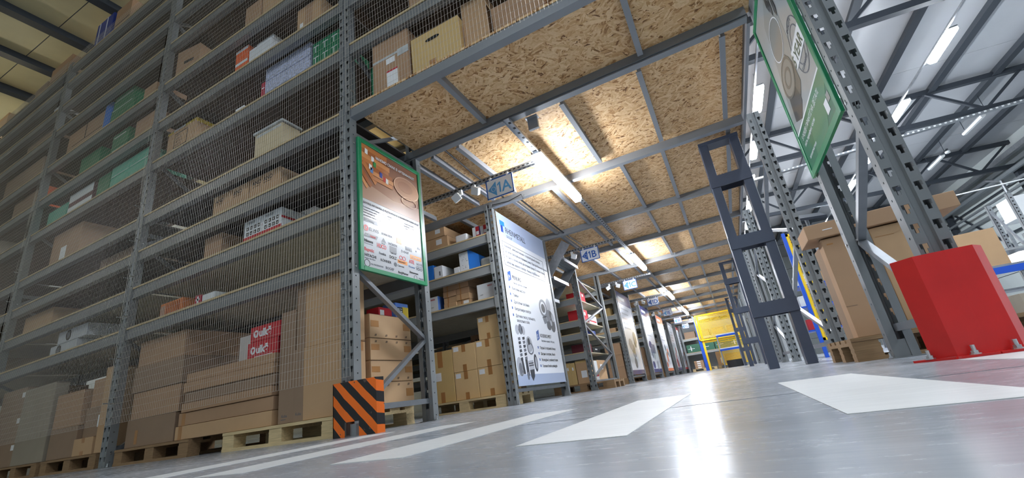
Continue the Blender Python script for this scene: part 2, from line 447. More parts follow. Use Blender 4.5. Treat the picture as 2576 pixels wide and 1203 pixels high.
for k, lb in ((1, 'perforated rack frame between first and second meshed bays, standing at lower left'), (2, 'perforated rack frame at far left, between second and third meshed bays'),
              (3, 'perforated rack frame at the dim left picture edge beyond the third bay'), (4, 'last dim rack frame closing the meshed rack far left')):
    dup(fr0, (XL - PW / 2 - BAY * k, YF, 0), lb)
frR = frame('tall right rack frame behind the red post guard, carrying the green poster', XR + PW, YF, .942, 6.6, ZZT, hz=(.165,))
# mirror the bolts/braces of this frame to the aisle side
for ch in frR.children:
    if ch.name.startswith(('bolt', 'anchor_bolt')): ch.location.x = -.125 if ch.name.startswith('bolt') else -.15

rowlab = ['under sign 1A', 'under sign 1B', 'under sign 1C', 'under sign 1D', 'under sign 1E', 'at the sixth row', 'at the seventh row']
f2 = frame('rack frame with two perforated uprights under sign 1A, holding the big white banner', XL, ROWS[0], RD, 2.6, ZW)
L2 = ('open zigzag braced rack frame under sign 1B, without any banner', 'rack frame under sign 1C, holding the navy topped banner', 'rack frame under sign 1D, holding the second navy topped banner',
      'rack frame under sign 1E, holding the orange topped banner', 'distant left rack frame just beyond the orange topped banner', 'last left rack frame far down the aisle')
for y, lb in zip(ROWS[1:], L2): dup(f2, (XL - PW / 2, y, 0), lb)
for y, lb in ((ROWS[0], 'inner rack frame one bay behind the row under sign 1A'), (ROWS[1], 'inner rack frame one bay behind the row under sign 1B')):
    dup(f2, (XL - PW / 2 - BAY, y, 0), lb)
L3 = ('second right rack frame, perforated, beside the nearest anthracite column', 'third right rack frame seen through the nearest anthracite column', 'fourth right rack frame behind the second anthracite column',
      'fifth right rack frame, small, far down the right side', 'sixth right rack frame beyond the far anthracite column')
for i, (y, lb) in enumerate(zip(ROWS[:5], L3)): 
    d = dup(f2, (XR + PW / 2, y, 0), lb)
    for ch in d.children:
        if ch.name.startswith(('bolt', 'anchor_bolt')): ch.location.x = -.125 if ch.name.startswith('bolt') else -.15

# ------------------------------------------------------------------ shelf levels
_sh = {}
def shelf(label, x0, x1, y0, y1, z, group=None, deck=None):
    key = (round(x1 - x0, 3), round(y1 - y0, 3), deck)
    if key in _sh: return dup(_sh[key], (x0, y0, z), label, group)
    E = empty('rack_shelf', (x0, y0, z), label, 'shelf', group)
    for k in range(2):
        m = MB(); s = 1 if k == 0 else -1; yb = y0 + .012 if k == 0 else y1 - .012
        a, b = sorted((yb, yb + s * .045)); m.box(x0, x1, a, b, z - .118, z - .018)
        a, b = sorted((yb - s * .008, yb + s * .052)); m.box(x0, x1, a, b, z - .128, z - .106)
        for xx in (x0 - .045, x1 - .005):
            a, b = sorted((yb - s * .017, yb - s * .013)); m.box(xx, xx + .05, a, b, z - .15, z + .012)
        m.build('beam', BEAM_DIM if y0 < 3 else BEAM_LIT, E)  # dim copy on the front rack, lit copy behind
    m = MB(); m.box(x0, x1, y0 + .01, y1 - .01, z - .018, z); m.build('deck_board', deck or CHIP, E)
    m = MB(); m.box(x0, x1, y0 + .002, y0 + .01, z - .018, z); m.build('board_edge', CHIP, E)
    _sh[key] = E
    return E
tiers = ('lowest', 'second', 'third', 'fourth', 'fifth', 'sixth', 'seventh', 'eighth', 'ninth', 'tenth', 'topmost')
bays = ('first meshed bay beside the poster', 'second meshed bay', 'third meshed bay at far left', 'fourth meshed bay at the left edge')
for b in range(4):
    x1 = XL - PW - BAY * b; x0 = x1 - BAY + PW
    for i, z in enumerate(LEV):
        shelf(f'{tiers[i]} grey beam shelf in the {bays[b]}', x0, x1, YF, YF + .942, z, deck=DECK if i < 2 else SHADEDECK)  # lower boards pale as if floor-lit, upper ones coloured as if shaded
for i in (4, 5, 6):
    shelf(f'{("lowest", "second", "third")[i - 4]} grey beam shelf of the meshed rack above the mezzanine', XL, XR, YF, YF + .942, LEV[i], deck=SHADEDECK)
rowname = ('the row under sign 1A', 'the row under sign 1B', 'the row under sign 1C', 'the row under sign 1D', 'the row under sign 1E')
for r, y in enumerate(ROWS[:5]):
    lv = (1.337, 1.78, 2.21) if r != 1 else (.72, 1.09, 1.337, 1.78, 2.21)
    for i, z in enumerate(lv):
        x1 = XL - PW; x0 = x1 - BAY + PW
        shelf(f'{tiers[i]} grey beam shelf in {rowname[r]}', x0, x1, y, y + RD, z, deck=DECK)
    if r < 2:
        for i, z in enumerate(lv):
            shelf(f'{tiers[i]} grey beam shelf one bay deeper in {rowname[r]}', XL - PW - BAY * 2 + PW, XL - PW - BAY, y, y + RD, z, deck=DECK)

# ------------------------------------------------------------------ mezzanine
ylines = [YF, 3.24, 4.77, 6.65, 8.12, 10.0, 11.43, 13.31, 14.75, 16.63, 18.07, 19.95, 21.39, 23.27, 24.71, 26.59]
mx0, mx1 = -12.0, .765  # left end extended behind the rack to keep light off the floor there
bl = ('front edge beam of the mezzanine, bright above the chipboard ceiling', 'second mezzanine beam, dark, reaching the top of the framed poster post', 'third mezzanine beam, running past sign 1A', 'fourth mezzanine beam, at the far edge of the big banner')
for i, y in enumerate(ylines):
    m = MB()
    yy = y + .012 if i % 2 == 0 else y - .062
    xa = XL if i == 0 else mx0
    m.box(xa, mx1, yy, yy + .05, 2.545, 2.634); m.box(xa, mx1, yy - .01, yy + .06, 2.540, 2.552)
    if i == 1: m.box(mx0, mx1, yy - .02, yy, 2.56, 2.634)
    o = m.build('mezzanine_beam', MEZB, o=(xa, yy, 2.54))
    tag(o, bl[i] if i < 4 else f'mezzanine beam across the aisle, {ordn(i) if i < 12 else ("thirteenth", "fourteenth", "fifteenth", "sixteenth")[i - 12]} from the front', 'beam')
JX = {0: (-1.51, -.02), 1: (-5.1, -4.4, -3.8, -3.22, -2.51, -2.27, -1.95, -.795, -.075, .6)}
JY = (-5.1, -4.4, -3.68, -2.96, -2.09, -1.51, -.6, -.1, .62)
for i in range(len(ylines) - 1):
    a, b = ylines[i], ylines[i + 1]
    xa = XL if i == 0 else mx0
    where = ('nearest, above the front bay', 'second, lit above sign 1A and the first aisle lamp', 'third, past the first aisle lamp', 'fourth, above sign 1B')
    E = empty('mezzanine_deck', (xa, a, 2.634), f'chipboard mezzanine deck panel {where[i] if i < 4 else ordn(i) + " from the front" if i < 12 else ("thirteenth", "fourteenth", "fifteenth")[i - 12] + " from the front"}', 'deck')
    m = MB(); m.box(xa, mx1 if i else XR, a + .006, b + (.006 if i < len(ylines) - 2 else 0), 2.634, 2.652); m.build('chipboard_panel', OSB, E)
    for x in JX.get(i, JY):
        m = MB(); m.box(x - .016, x + .016, a + .08, b - .11, 2.572, 2.634); m.box(x - .03, x - .016, a + .08, b - .11, 2.572, 2.58)
        m.build('joist', MEZB, E)
# steel edge strip along the open side of the deck
m = MB(); m.box(.765, .79, 3.25, 26.6, 2.54, 2.66)
tag(m.build('deck_edge_channel', MEZB, o=(.765, 3.25, 2.54)), 'steel edge channel along the right side of the mezzanine', 'channel')

# battened anthracite columns under the deck
def column(y, label):
    E = empty('battened_column', (.28, y, 0), label, 'column', 'anthracite columns carrying the mezzanine')
    for xa in (.28, .602):
        m = MB(); m.box(xa, xa + .09, y, y + .012, 0, 2.54); m.box(xa, xa + .09, y + .148, y + .16, 0, 2.54); m.box(xa, xa + .012, y + .012, y + .148, 0, 2.54); m.box(xa + .078, xa + .09, y + .012, y + .148, 0, 2.54)
        m.build('leg', DARK, E, bevel=.004)
    for z in (.505, 1.235, 1.965):
        for yy in (y - .008, y + .16):
            m = MB(); m.box(.276, .696, yy, yy + .008, z, z + .135); m.build('batten_plate', DARK, E)
    m = MB(); m.box(.276, .696, y - .008, y + .168, 2.50, 2.54); m.build('head_plate', DARK, E)
    return E
for y, lb in ((4.97, 'nearest anthracite battened column, large, right of the aisle'), (11.7, 'second anthracite battened column, half hidden by the nearest one'), (18.4, 'third anthracite battened column beside the yellow mesh cage')):
    column(y, lb)

# ------------------------------------------------------------------ roof trusses and purlins
tl = ('nearest dark roof truss crossing the upper right', 'second dark roof truss, with a perforated cable tray below', 'third dark roof truss, near the right wall', 'fourth dark roof truss, deep in the hall')
for i, y in enumerate((9.15, 14.95, 20.9, 26.8)):
    E = empty('roof_truss', (0, y, 5.8), tl[i], 'truss')
    zb = lambda x: 5.815 - .07 * (x - 6) ; zt = lambda x: zb(x) + .93
    xa, xb = -15.9, 11.1
    m = MB(); m.bar((xa, y, zb(xa)), (xb, y, zb(xb)), .14, .14); m.build('bottom_chord', TRUSS, E)
    m = MB(); m.bar((xa, y, zt(xa)), (xb, y, zt(xb)), .14, .14); m.build('top_chord', TRUSS, E)
    x = 11.05; k = 0
    while x - 1.05 > -3:
        p = (x, y, zt(x) if k % 2 == 0 else zb(x)); q = (x - 1.05, y, zb(x - 1.05) if k % 2 == 0 else zt(x - 1.05))
        m = MB(); m.bar(p, q, .07, .07); m.build('web_member', TRUSS, E); x -= 1.05; k += 1
pl = 0
for x in [9.8, 8.4, 7.02, 5.6, 4.25, 2.85, 1.45, .05, -1.35, -2.75, -4.2, -5.6, -7.0, -8.4, -9.9, -11.35, -12.8]:
    z = ROOF(x) - .09
    m = MB(); m.box(x - .03, x + .03, -8.9, 35.9, z - .08, z + .085); m.box(x - .09, x + .09, -8.9, 35.9, z - .095, z - .08)
    pl += 1
    tag(m.build('roof_purlin', TRUSS, o=(x, -8.9, z)), f'long dark roof purlin, {["first", "second", "third", "fourth", "fifth", "sixth", "seventh", "eighth", "ninth", "tenth", "eleventh", "twelfth", "thirteenth", "fourteenth", "fifteenth", "sixteenth", "seventeenth"][pl - 1]} from the right wall', 'purlin')
m = MB(); m.box(-2, 10.9, 14.70, 14.82, 5.50, 5.51); 
for s in (14.70, 14.815): m.box(-2, 10.9, s, s + .005, 5.51, 5.56)
x = -1.9
while x < 10.8: m.box(x, x + .05, 14.699, 14.70, 5.515, 5.555, 1); x += .12
tag(m.build('cable_tray', [GALV, WHITEP], o=(-2, 14.7, 5.5)), 'perforated galvanised cable tray under the second roof truss', 'cable tray')
# ------------------------------------------------------------------ lamps
def batten(name, label, x, y0, y1, z, mt, w=.11, h=.075, group=None, house=GALV):
    E = empty(name, (x, y0, z), label, 'lamp', group)
    m = MB(); m.box(x - w * .52, x + w * .52, y0 - .01, y1 + .01, z + h, z + h + .035); m.build('housing', house, E)
    m = MB(); a = w / 2
    prof = [(-a, h), (-a, h * .45), (-a * .62, 0), (a * .62, 0), (a, h * .45), (a, h)]
    m.prism([(x + px, y0, z + pz) for px, pz in prof], (0, y1 - y0, 0)); m.build('diffuser', mt, E)
    return E
al = ('nearest long white batten lamp under the chipboard deck, right of sign 1A', 'second white batten lamp under the deck, right of sign 1B', 'third white batten lamp under the deck, above sign 1E', 'fourth white batten lamp under the deck, by the yellow mesh cage', 'fifth tiny white batten lamp at the far end of the aisle')
for lb, y in zip(al, (3.78, 8.57, 13.7, 18.6, 23.4)):
    batten('batten_lamp', lb, -1.28, y, y + 1.34, 2.385, L_AISLE)
m = MB(); y = 3.1
while y < 26.4:
    m.box(-1.31, -1.25, y, min(y + 2.4, 26.5), 2.497, 2.50); m.box(-1.312, -1.308, y, min(y + 2.4, 26.5), 2.47, 2.50); m.box(-1.252, -1.248, y, min(y + 2.4, 26.5), 2.47, 2.50); y += 2.4
y = 3.16
while y < 12: m.box(-1.292, -1.268, y, y + .03, 2.4955, 2.497, 1); y += .1
for y in (3.2, 5.6, 8.0, 10.4, 12.8, 15.2, 17.6, 20, 22.4, 24.8): m.box(-1.285, -1.275, y, y + .01, 2.50, 2.56)
tag(m.build('lamp_rail', [GALV, BLACKISH], o=(-1.28, 3.1, 2.47)), 'long perforated rail carrying the batten lamps along the aisle', 'rail')
def hall(label, x, y, z, mt=L_HALL, drop=True): 
    E = batten('hall_lamp', label, x, y - .5, y + .5, z, mt, w=.17, h=.09)
    return E
for i, y in enumerate((10.4, 13.0, 15.7, 18.3, 20.9, 23.5)): hall(f'bright hall batten lamp over the open floor at right, {ordn(i)} from the front', 5.4, y, 5.5)
for i, y in enumerate((7.3, 9.92, 12.55, 14.95, 17.4, 19.9, 22.5)): hall(f'bright hall batten lamp seen past the green poster, {ordn(i)} from the front', 2.0, y, 5.5)
for i, (x, y) in enumerate(((5.4, 5.2), (5.4, 2.6), (5.4, 0), (5.4, -2.6), (2.0, 4.7), (2.0, 2.1), (-1.5, -2.6), (-4.5, -5.2))):  # hall rows continued out of view; final pair added to brighten rack and floor
    E = hall(f'unseen hall batten lamp added to light the front aisle, {ordn(i)}', x, y, 5.5)
    m = MB()
    for q in (-.4, .4): m.box(x - .006, x + .006, y + q - .006, y + q + .006, 5.62, ROOF(x))
    m.build('hanging_rod', GALV, E)
for i, (x, y) in enumerate(((-5.5, 9), (-10.5, 9), (-5.5, 16), (-10.5, 16), (-13, 2.6), (-13, -4))):
    E = hall(f'warm hall batten lamp behind the meshed rack, {ordn(i)}', x, y, 6.6, L_BACK)
    m = MB()
    for q in (-.4, .4): m.box(x - .006, x + .006, y + q - .006, y + q + .006, 6.72, ROOF(x) - .0)
    m.build('hanging_rod', GALV, E)
for x, nm in ((5.36, 'right'), (1.96, 'left')):
    m = MB(); m.box(x - .055, x - .02, 6, 26, 5.6, 5.64)
    for y in (9.15, 14.95, 20.9): m.box(x - .045, x - .03, y - .01, y + .01, 5.64, 5.75 - .0 * x)
    tag(m.build('lamp_rail', GALV, o=(x, 6, 5.6)), f'thin galvanised conduit rail along the {nm} row of hall lamps', 'rail')
for lb, y in (('unlit white tube lamp near the right wall, nearer one', 16.75), ('unlit white tube lamp near the right wall, farther one', 19.6)):
    E = batten('tube_lamp', lb, 8.4, y - .6, y + .6, 5.92, WHITEP, w=.12, h=.07)
    m = MB(); m.cyl((8.4, y - .95, 5.9), (8.4, y - .95, 5.97), .07, 12); m.build('sensor_dome', WHITEP, E)
    m = MB(); m.box(8.37, 8.43, y - 1.0, y + .7, 6.02, 6.05); m.build('rail', TRUSS, E)
    m = MB()
    for q in (-.8, .5): m.box(8.394, 8.406, y + q - .006, y + q + .006, 6.05, ROOF(8.4) - .185)
    m.build('hanging_rod', TRUSS, E)

# ------------------------------------------------------------------ aisle rails, signs, emergency lights
SB = mat('sign_blue', (40, 92, 172), 0.45); SL = mat('sign_light_blue', (88, 160, 214), 0.45)
for i, (s, y) in enumerate(zip(('1A', '1B', '1C', '1D', '1E', '1F', '1G'), (3.85, 7.2, 10.52, 13.85, 17.15, 20.5, 23.8))):
    m = MB(); zr = 2.405
    m.box(-3.6, -1.25, y, y + .004, zr, zr + .045); m.box(-3.6, -1.25, y, y + .04, zr + .041, zr + .045); m.box(-3.6, -1.25, y, y + .04, zr, zr + .003)
    x = -3.58
    while x < -1.3 and i < 4: m.box(x, x + .03, y - .0008, y, zr + .016, zr + .03, 1); m.box(x, x + .03, y + .014, y + .026, zr - .0008, zr, 1); x += .055
    tag(m.build('cross_rail', [GALV, BLACKISH], o=(-2.4, y, zr)), f'perforated cross rail above the aisle opening holding sign {s}', 'rail')
    xa, xb, za, zb = -1.945, -1.61, 2.155, 2.392
    E = empty('aisle_sign', (xa, y - .02, za), f'white hanging sign with blue arrow reading {s}', 'sign')
    m = MB(); yy = y - .02
    m.box(xa, xb, yy, yy + .008, za, zb, 0)
    b = .014
    m.box(xa, xb, yy - .0015, yy, za, za + b, 1); m.box(xa, xb, yy - .0015, yy, zb - b, zb, 1); m.box(xa, xa + b, yy - .0015, yy, za, zb, 1); m.box(xb - b, xb, yy - .0015, yy, za, zb, 1)
    m.build('board', [WHITEB, SB], E)
    m = MB(); zc = (za + zb) / 2 - .01
    m.prism([(xa + .018, yy - .001, zc), (xa + .125, yy - .001, zc + .088), (xa + .125, yy - .001, zc - .088)], (0, -.001, 0)); m.build('arrow', SB if i in (1, 3) else SL, E)
    m = MB()
    pts = [(xa + .085 + .026 * math.cos(t) * (1.2 if math.cos(t) > 0 else .8), yy - .0025, zc + .028 * math.sin(t)) for t in [k * math.pi / 6 for k in range(13)]]
    m.tube(pts, .0022, 4); m.build('leaf_mark', WHITEB, E)
    ink = SL if i in (0, 2) else SB
    m = MB(); xo, zb_, zt__ = xa + .138, zc - .058, zc + .066       # the numeral one, with its flag
    m.prism([(xo + .022, yy, zb_), (xo + .042, yy, zb_), (xo + .042, yy, zt__), (xo + .026, yy, zt__), (xo, yy, zt__ - .024), (xo, yy, zt__ - .042), (xo + .022, yy, zt__ - .026)], (0, -.0008, 0)); m.build('lettering', ink, E)
    text('lettering', s[1:], .175, (xa + .192, yy, zc - .058), (1, 0, 0), (0, 0, 1), ink, E, squash=.95, bold=.003)
    m = MB()
    for x in (xa + .06, xb - .06): m.box(x - .012, x + .012, yy - .004, yy + .03, zb - .012, zb + .02)
    m.build('clip', WHITEP, E)
    if i < 5:
        for k, xo in enumerate((-2.28, -2.10)):
            E = empty('emergency_spotlight', (xo, y - .03, 2.34), f'white twin headed spotlight on the rail, {"left" if k == 0 else "right"} of the pair beside sign {s}', 'spotlight')
            m = MB(); m.box(xo - .02, xo + .02, y - .03, y + .0, 2.34, 2.402); m.build('bracket', WHITEP, E)
            R_ = Matrix.Rotation(.5 if k else -.4, 4, 'Y') @ Matrix.Rotation(.5, 4, 'X')
            m = MB(); c = Vector((xo + (.045 if k else -.03), y - .06, 2.30))
            P = [(-.05, -.03, -.045), (.05, -.03, -.045), (.042, .03, -.04), (-.042, .03, -.04), (-.05, -.03, .045), (.05, -.03, .045), (.042, .03, .04), (-.042, .03, .04)]
            m.hexa([c + R_ @ Vector(p) for p in P]); m.build('head', WHITEP, E, bevel=.008)
            m = MB(); m.cyl((xo, y - .02, 2.345), (c.x, c.y + .02, c.z + .02), .012, 8); m.build('joint', WHITEP, E)
m = MB(); m.box(-1.15, -1.05, 3.30, 3.33, 2.43, 2.55); m.box(-1.16, -1.04, 3.27, 3.34, 2.545, 2.552)
tag(m.build('junction_bracket', GALV, o=(-1.1, 3.3, 2.43)), 'small galvanised bracket under the deck beside the nearest lamp rail', 'bracket')
m = MB(); m.tube([(-2.35, 4.74, 2.56), (-2.1, 4.73, 2.53), (-1.9, 4.72, 2.56), (-1.88, 4.71, 2.48), (-1.86, 4.72, 2.54)], .006)
m.tube([(-2.1, 3.3, 2.60), (-2.12, 3.9, 2.585), (-2.15, 4.7, 2.59)], .01); m.tube([(-2.0, 4.85, 2.59), (-2.0, 6.5, 2.58), (-1.96, 8, 2.59)], .012)
tag(m.build('cable', CABLE, o=(-2.1, 4.7, 2.53)), 'black cable running under the chipboard deck near sign 1A', 'cable')

# ------------------------------------------------------------------ wire mesh in front of the rack
def mesh_panel(label, x0, x1, z0, z1, seed, dx=.0305, dz=.062, raster=.45):
    m = MB(); r = random.Random(seed); y = 2.275; t = .0012
    ph = r.random() * 6
    def off(x, z): return .010 * math.sin(z * 2.3 + x * 3.1 + ph) + .006 * math.sin(z * 5.1 - x * 2 + ph)
    def yo(x, z): return y - .008 - .008 * math.sin(z * 1.3 + x * 1.7 + ph)
    x = x0
    while x < x1:
        n = max(2, int((z1 - z0) / raster)); b = len(m.v)
        for k in range(n + 1):
            z = z0 + (z1 - z0) * k / n; xx = x + off(x, z); yy = yo(x, z)
            m.v += [(xx - t, yy, z), (xx, yy - t, z), (xx + t, yy, z), (xx, yy + t, z)]
        for k in range(n):
            for q in range(4):
                p = (q + 1) % 4; m.f.append((b + 4 * k + q, b + 4 * k + p, b + 4 * k + 4 + p, b + 4 * k + 4 + q)); m.m.append(0)
        x += dx
    z = z0; t = .0009
    while z < z1:
        n = max(2, int((x1 - x0) / .4)); b = len(m.v)
        for k in range(n + 1):
            x = x0 + (x1 - x0) * k / n; yy = yo(x, z) - .002
            m.v += [(x, yy - t, z), (x, yy, z - t), (x, yy + t, z), (x, yy, z + t)]
        for k in range(n):
            for q in range(4):
                p = (q + 1) % 4; m.f.append((b + 4 * k + q, b + 4 * k + p, b + 4 * k + 4 + p, b + 4 * k + 4 + q)); m.m.append(0)
        z += dz
    o = m.build('wire_mesh', MESHM, o=(x0, y, z0))
    cm = None
    for xx in (x0 + .06, x1 - .06):
        z = z0 + .2
        while z < min(z1, 3.2):
            m = MB(); m.cyl((xx, y - .016, z), (xx, y + .024, z), .006, 6); m.build('clip', ZINC, o); z += .44
    return tag(o, label, 'wire mesh')
mesh_panel('wire mesh sheet over the first bay, left of the framed poster', XL - BAY - .06, XL - .01, .385, 6.6, 1)
mesh_panel('wire mesh sheet over the second rack bay at left', XL - 2 * BAY - .06, XL - BAY - .07, .40, 6.6, 2)
mesh_panel('wire mesh sheet over the third rack bay at the left edge', XL - 3 * BAY - .06, XL - 2 * BAY - .07, .40, 6.6, 3)
mesh_panel('wire mesh sheet above the front edge of the mezzanine', XL - .005, XR, 2.57, 4.6, 4)

# ------------------------------------------------------------------ post guards
def guard(name, o, prof, h, th, mt, label):
    """folded steel plate around a post; prof = plan polyline"""
    m = MB()
    n = len(prof); outer = [Vector((x, y, 0)) for x, y in prof]; inner = []
    for i, p in enumerate(outer):
        a = outer[max(i - 1, 0)]; b = outer[min(i + 1, n - 1)]
        d = (b - a).normalized(); inner.append(p + Vector((-d.y, d.x, 0)) * th)
    for i in range(n - 1):
        a, b, c, d = outer[i], outer[i + 1], inner[i + 1], inner[i]
        m.hexa((a, b, c, d, a + Vector((0, 0, h)), b + Vector((0, 0, h)), c + Vector((0, 0, h)), d + Vector((0, 0, h))))
    return m
# hazard striped guard, with a notch at the foot over its anchor bolt
E = None
pr = [(-2.535, 2.30), (-2.47, 2.205), (-2.33, 2.195), (-2.20, 2.20), (-2.17, 2.30)]
m = MB(); hh = .345
def wallseg(a, b, z0, z1): 
    d = (Vector((b[0], b[1], 0)) - Vector((a[0], a[1], 0))).normalized(); nn = Vector((-d.y, d.x, 0)) * .006
    A, B = Vector((a[0], a[1], 0)), Vector((b[0], b[1], 0))
    m.hexa((A + Vector((0, 0, z0)), B + Vector((0, 0, z0)), B + nn + Vector((0, 0, z0)), A + nn + Vector((0, 0, z0)), A + Vector((0, 0, z1)), B + Vector((0, 0, z1)), B + nn + Vector((0, 0, z1)), A + nn + Vector((0, 0, z1))))
wallseg((-2.47, 2.27), (-2.47, 2.20), 0, hh); wallseg((-2.47, 2.20), (-2.37, 2.20), 0, hh); wallseg((-2.37, 2.20), (-2.255, 2.215), .09, hh); wallseg((-2.255, 2.215), (-2.115, 2.23), 0, hh); wallseg((-2.115, 2.23), (-2.105, 2.29), 0, hh)
G = m.build('post_guard', HAZ, o=(-2.3, 2.2, 0)); tag(G, 'orange and black hazard striped steel guard at the foot of the left rack post', 'post guard')
m = MB(); m.cyl((-2.315, 2.25, 0), (-2.315, 2.25, .075), .036, 16); m.build('foot_sleeve', PAINT, G)
m = MB(); m.box(-2.43, -2.14, 2.235, 2.29, 0, .005); m.cyl((-2.36, 2.25, .005), (-2.36, 2.25, .03), .008, 8); m.build('anchor_bolt', GREYC, G)
# red guard
m = MB(); h = .40
P = [(.665, 2.29), (.742, 2.205), (.845, 2.20), (.925, 2.215), (.99, 2.30)]
def seg(a, b, z0, z1, th=.008):
    A, B = Vector((a[0], a[1], 0)), Vector((b[0], b[1], 0)); d = (B - A).normalized(); nn = Vector((-d.y, d.x, 0)) * th
    m.hexa([q + Vector((0, 0, z)) for z in (z0, z1) for q in (A, B, B + nn, A + nn)])
P2 = [(.690, 2.27), (.738, 2.20), (.84, 2.20), (.925, 2.20), (.985, 2.27)]
seg((.680, 2.265), (.738, 2.20), .008, h); seg((.738, 2.20), (.838, 2.196), .008, h); seg((.838, 2.196), (.925, 2.20), .008, h); seg((.925, 2.20), (.975, 2.265), .008, h)
for q in ([(.628, 2.285), (.72, 2.165), (.73, 2.175), (.69, 2.29)], [(.735, 2.158), (.838, 2.150), (.838, 2.21), (.735, 2.21)], [(.842, 2.150), (.95, 2.156), (.95, 2.21), (.842, 2.21)]):
    m.prism([(a, b, 0) for a, b in q], (0, 0, .008))
R = m.build('post_guard', REDP, o=(.84, 2.2, 0)); tag(R, 'large red steel guard bolted to the floor around the right rack post', 'post guard')
for (x, y) in ((.672, 2.245), (.782, 2.178), (.898, 2.178)):
    m = MB(); m.cyl((x, y, .008), (x, y, .0125), .017, 14); m.cyl((x, y, .0125), (x, y, .022), .012, 6); m.cyl((x, y, .022), (x, y, .042), .007, 10); m.build('anchor_bolt', ZINC, R)
# ------------------------------------------------------------------ poster, left frame
def plate(parent, name, fr, pts, mt, lift, th=.0006):
    """flat printed shape on a board; fr maps (u,v,lift) to world"""
    m = MB(); a = [fr(u, v, lift) for u, v in pts]; n = fr(0, 0, lift + th) - fr(0, 0, lift)
    m.prism(a, n); return m.build(name, mt, parent)
def ell(u, v, ru, rv, n=20, a0=0, a1=2 * math.pi): return [(u + ru * math.cos(a0 + (a1 - a0) * k / n), v + rv * math.sin(a0 + (a1 - a0) * k / n)) for k in range(n if abs(a1 - a0) > 6.2 else n + 1)]
def ring(parent, name, fr, u, v, ru, rv, w, mt, lift):
    m = MB(); n = 28
    for k in range(n):
        a, b = 2 * math.pi * k / n, 2 * math.pi * (k + 1) / n
        q = [(u + ru * math.cos(a), v + rv * math.sin(a)), (u + ru * math.cos(b), v + rv * math.sin(b)), (u + ru * (1 - w) * math.cos(b), v + rv * (1 - w) * math.sin(b)), (u + ru * (1 - w) * math.cos(a), v + rv * (1 - w) * math.sin(a))]
        m.prism([fr(*p, lift) for p in q], fr(0, 0, lift + .0006) - fr(0, 0, lift))
    return m.build(name, mt, parent)
pm = lambda n, c: mat('print_' + n, c, .3, coat=1.0)
def frame4(parent, x0, x1, y0, y1, z0, z1, w, mt):
    m = MB()
    m.box(x0, x1, y0, y0 + w, z0, z1); m.box(x0, x1, y1 - w, y1, z0, z1); m.box(x0, x1, y0 + w, y1 - w, z0, z0 + w); m.box(x0, x1, y0 + w, y1 - w, z1 - w, z1)
    return m.build('frame', mt, parent, bevel=.003)
X0 = -2.362
PO = empty('framed_poster', (XL + .001, 2.36, 1.175), 'green framed poster with cigars and rows of company logos, on the left rack post', 'poster')
frame4(PO, XL + .002, -2.352, 2.36, 3.185, 1.175, 2.372, .038, GREENF)
m = MB(); m.box(XL + .004, X0, 2.39, 3.155, 1.205, 2.345); m.build('sheet', GLASSY, PO)
frL = lambda u, v, l: Vector((X0 + l, 2.40 + u * .745, 1.215 + v * 1.115))
plate(PO, 'picture', frL, [(-.01, .53), (1.01, .53), (1.01, 1.01), (-.01, 1.01)], pm('brown', (142, 92, 66)), .0002)
plate(PO, 'picture', frL, [(-.01, .53), (1.01, .53), (1.01, .66), (.5, .62), (-.01, .68)], pm('tan', (176, 136, 112)), .0009)
cg = [pm('cigar1', (196, 122, 66)), pm('cigar2', (170, 98, 52)), pm('cigar3', (216, 148, 92))]
for k, (a, b, w) in enumerate((((-.01, .985), (.42, .97), .022), ((-.01, .945), (.40, .93), .02), ((-.01, .905), (.46, .885), .022), ((-.01, .865), (.44, .85), .018), ((.0, .83), (.5, .81), .02), ((.12, .785), (.52, .775), .018),
                               ((.02, .84), (.22, .70), .024), ((-.01, .76), (.14, .655), .022), ((-.01, .70), (.08, .63), .018), ((.15, .74), (.5, .735), .017))):
    du, dv = b[0] - a[0], (b[1] - a[1]) * 1.5; l = math.hypot(du, dv); nu, nv = -dv / l * w, du / l * w
    plate(PO, 'cigar', frL, [(a[0] + nu, a[1] + nv), (a[0] - nu, a[1] - nv), (b[0] - nu, b[1] - nv), (b[0] + nu, b[1] + nv)], cg[k % 3], .0012 + .0004 * k)
for (u, v, c) in ((.07, .945, (236, 236, 232)), (.17, .905, (240, 240, 238)), (.20, .865, (46, 140, 74)), (.13, .825, (240, 240, 240)), (.15, .80, (96, 140, 196)), (.30, .80, (34, 60, 150)), (.36, .775, (200, 40, 40)), (.40, .77, (238, 236, 230))):
    plate(PO, 'cigar_band', frL, [(u - .022, v - .022), (u + .022, v - .026), (u + .026, v + .018), (u - .018, v + .024)], pm('band%d%d%d' % c, c), .006)
plate(PO, 'ashtray', frL, ell(.76, .79, .24, .10), pm('glass1', (168, 116, 88)), .0062); ring(PO, 'ashtray_rim', frL, .76, .79, .24, .10, .06, pm('glass2', (214, 170, 140)), .0068)
plate(PO, 'ashtray', frL, ell(.74, .80, .14, .05), pm('glass3', (150, 96, 70)), .0068); ring(PO, 'ashtray_rim', frL, .80, .67, .15, .045, .10, pm('glass2', (214, 170, 140)), .0068)
yy, zz = (0, 1, 0), (0, 0, 1)
def tl(s, size, u, v, mt, sq=1.0, b=0.0, parent=PO, fr=frL, l=.0012): return text('lettering', s, size, fr(u, v, l), yy, zz, mt, parent, squash=sq, bold=b)
tl('МАЄМО СМАК В AFTERMARKET', .038, .22, .92, WHITEB, .92, .0006, l=.0072)
tl('ДОСВІД АВТОНОВА-Д ВІДТВОРЕНО В КОЖНІЙ КЛЮЧОВІЙ ОПЦІЇ', .0235, .01, .49, INK, .92)
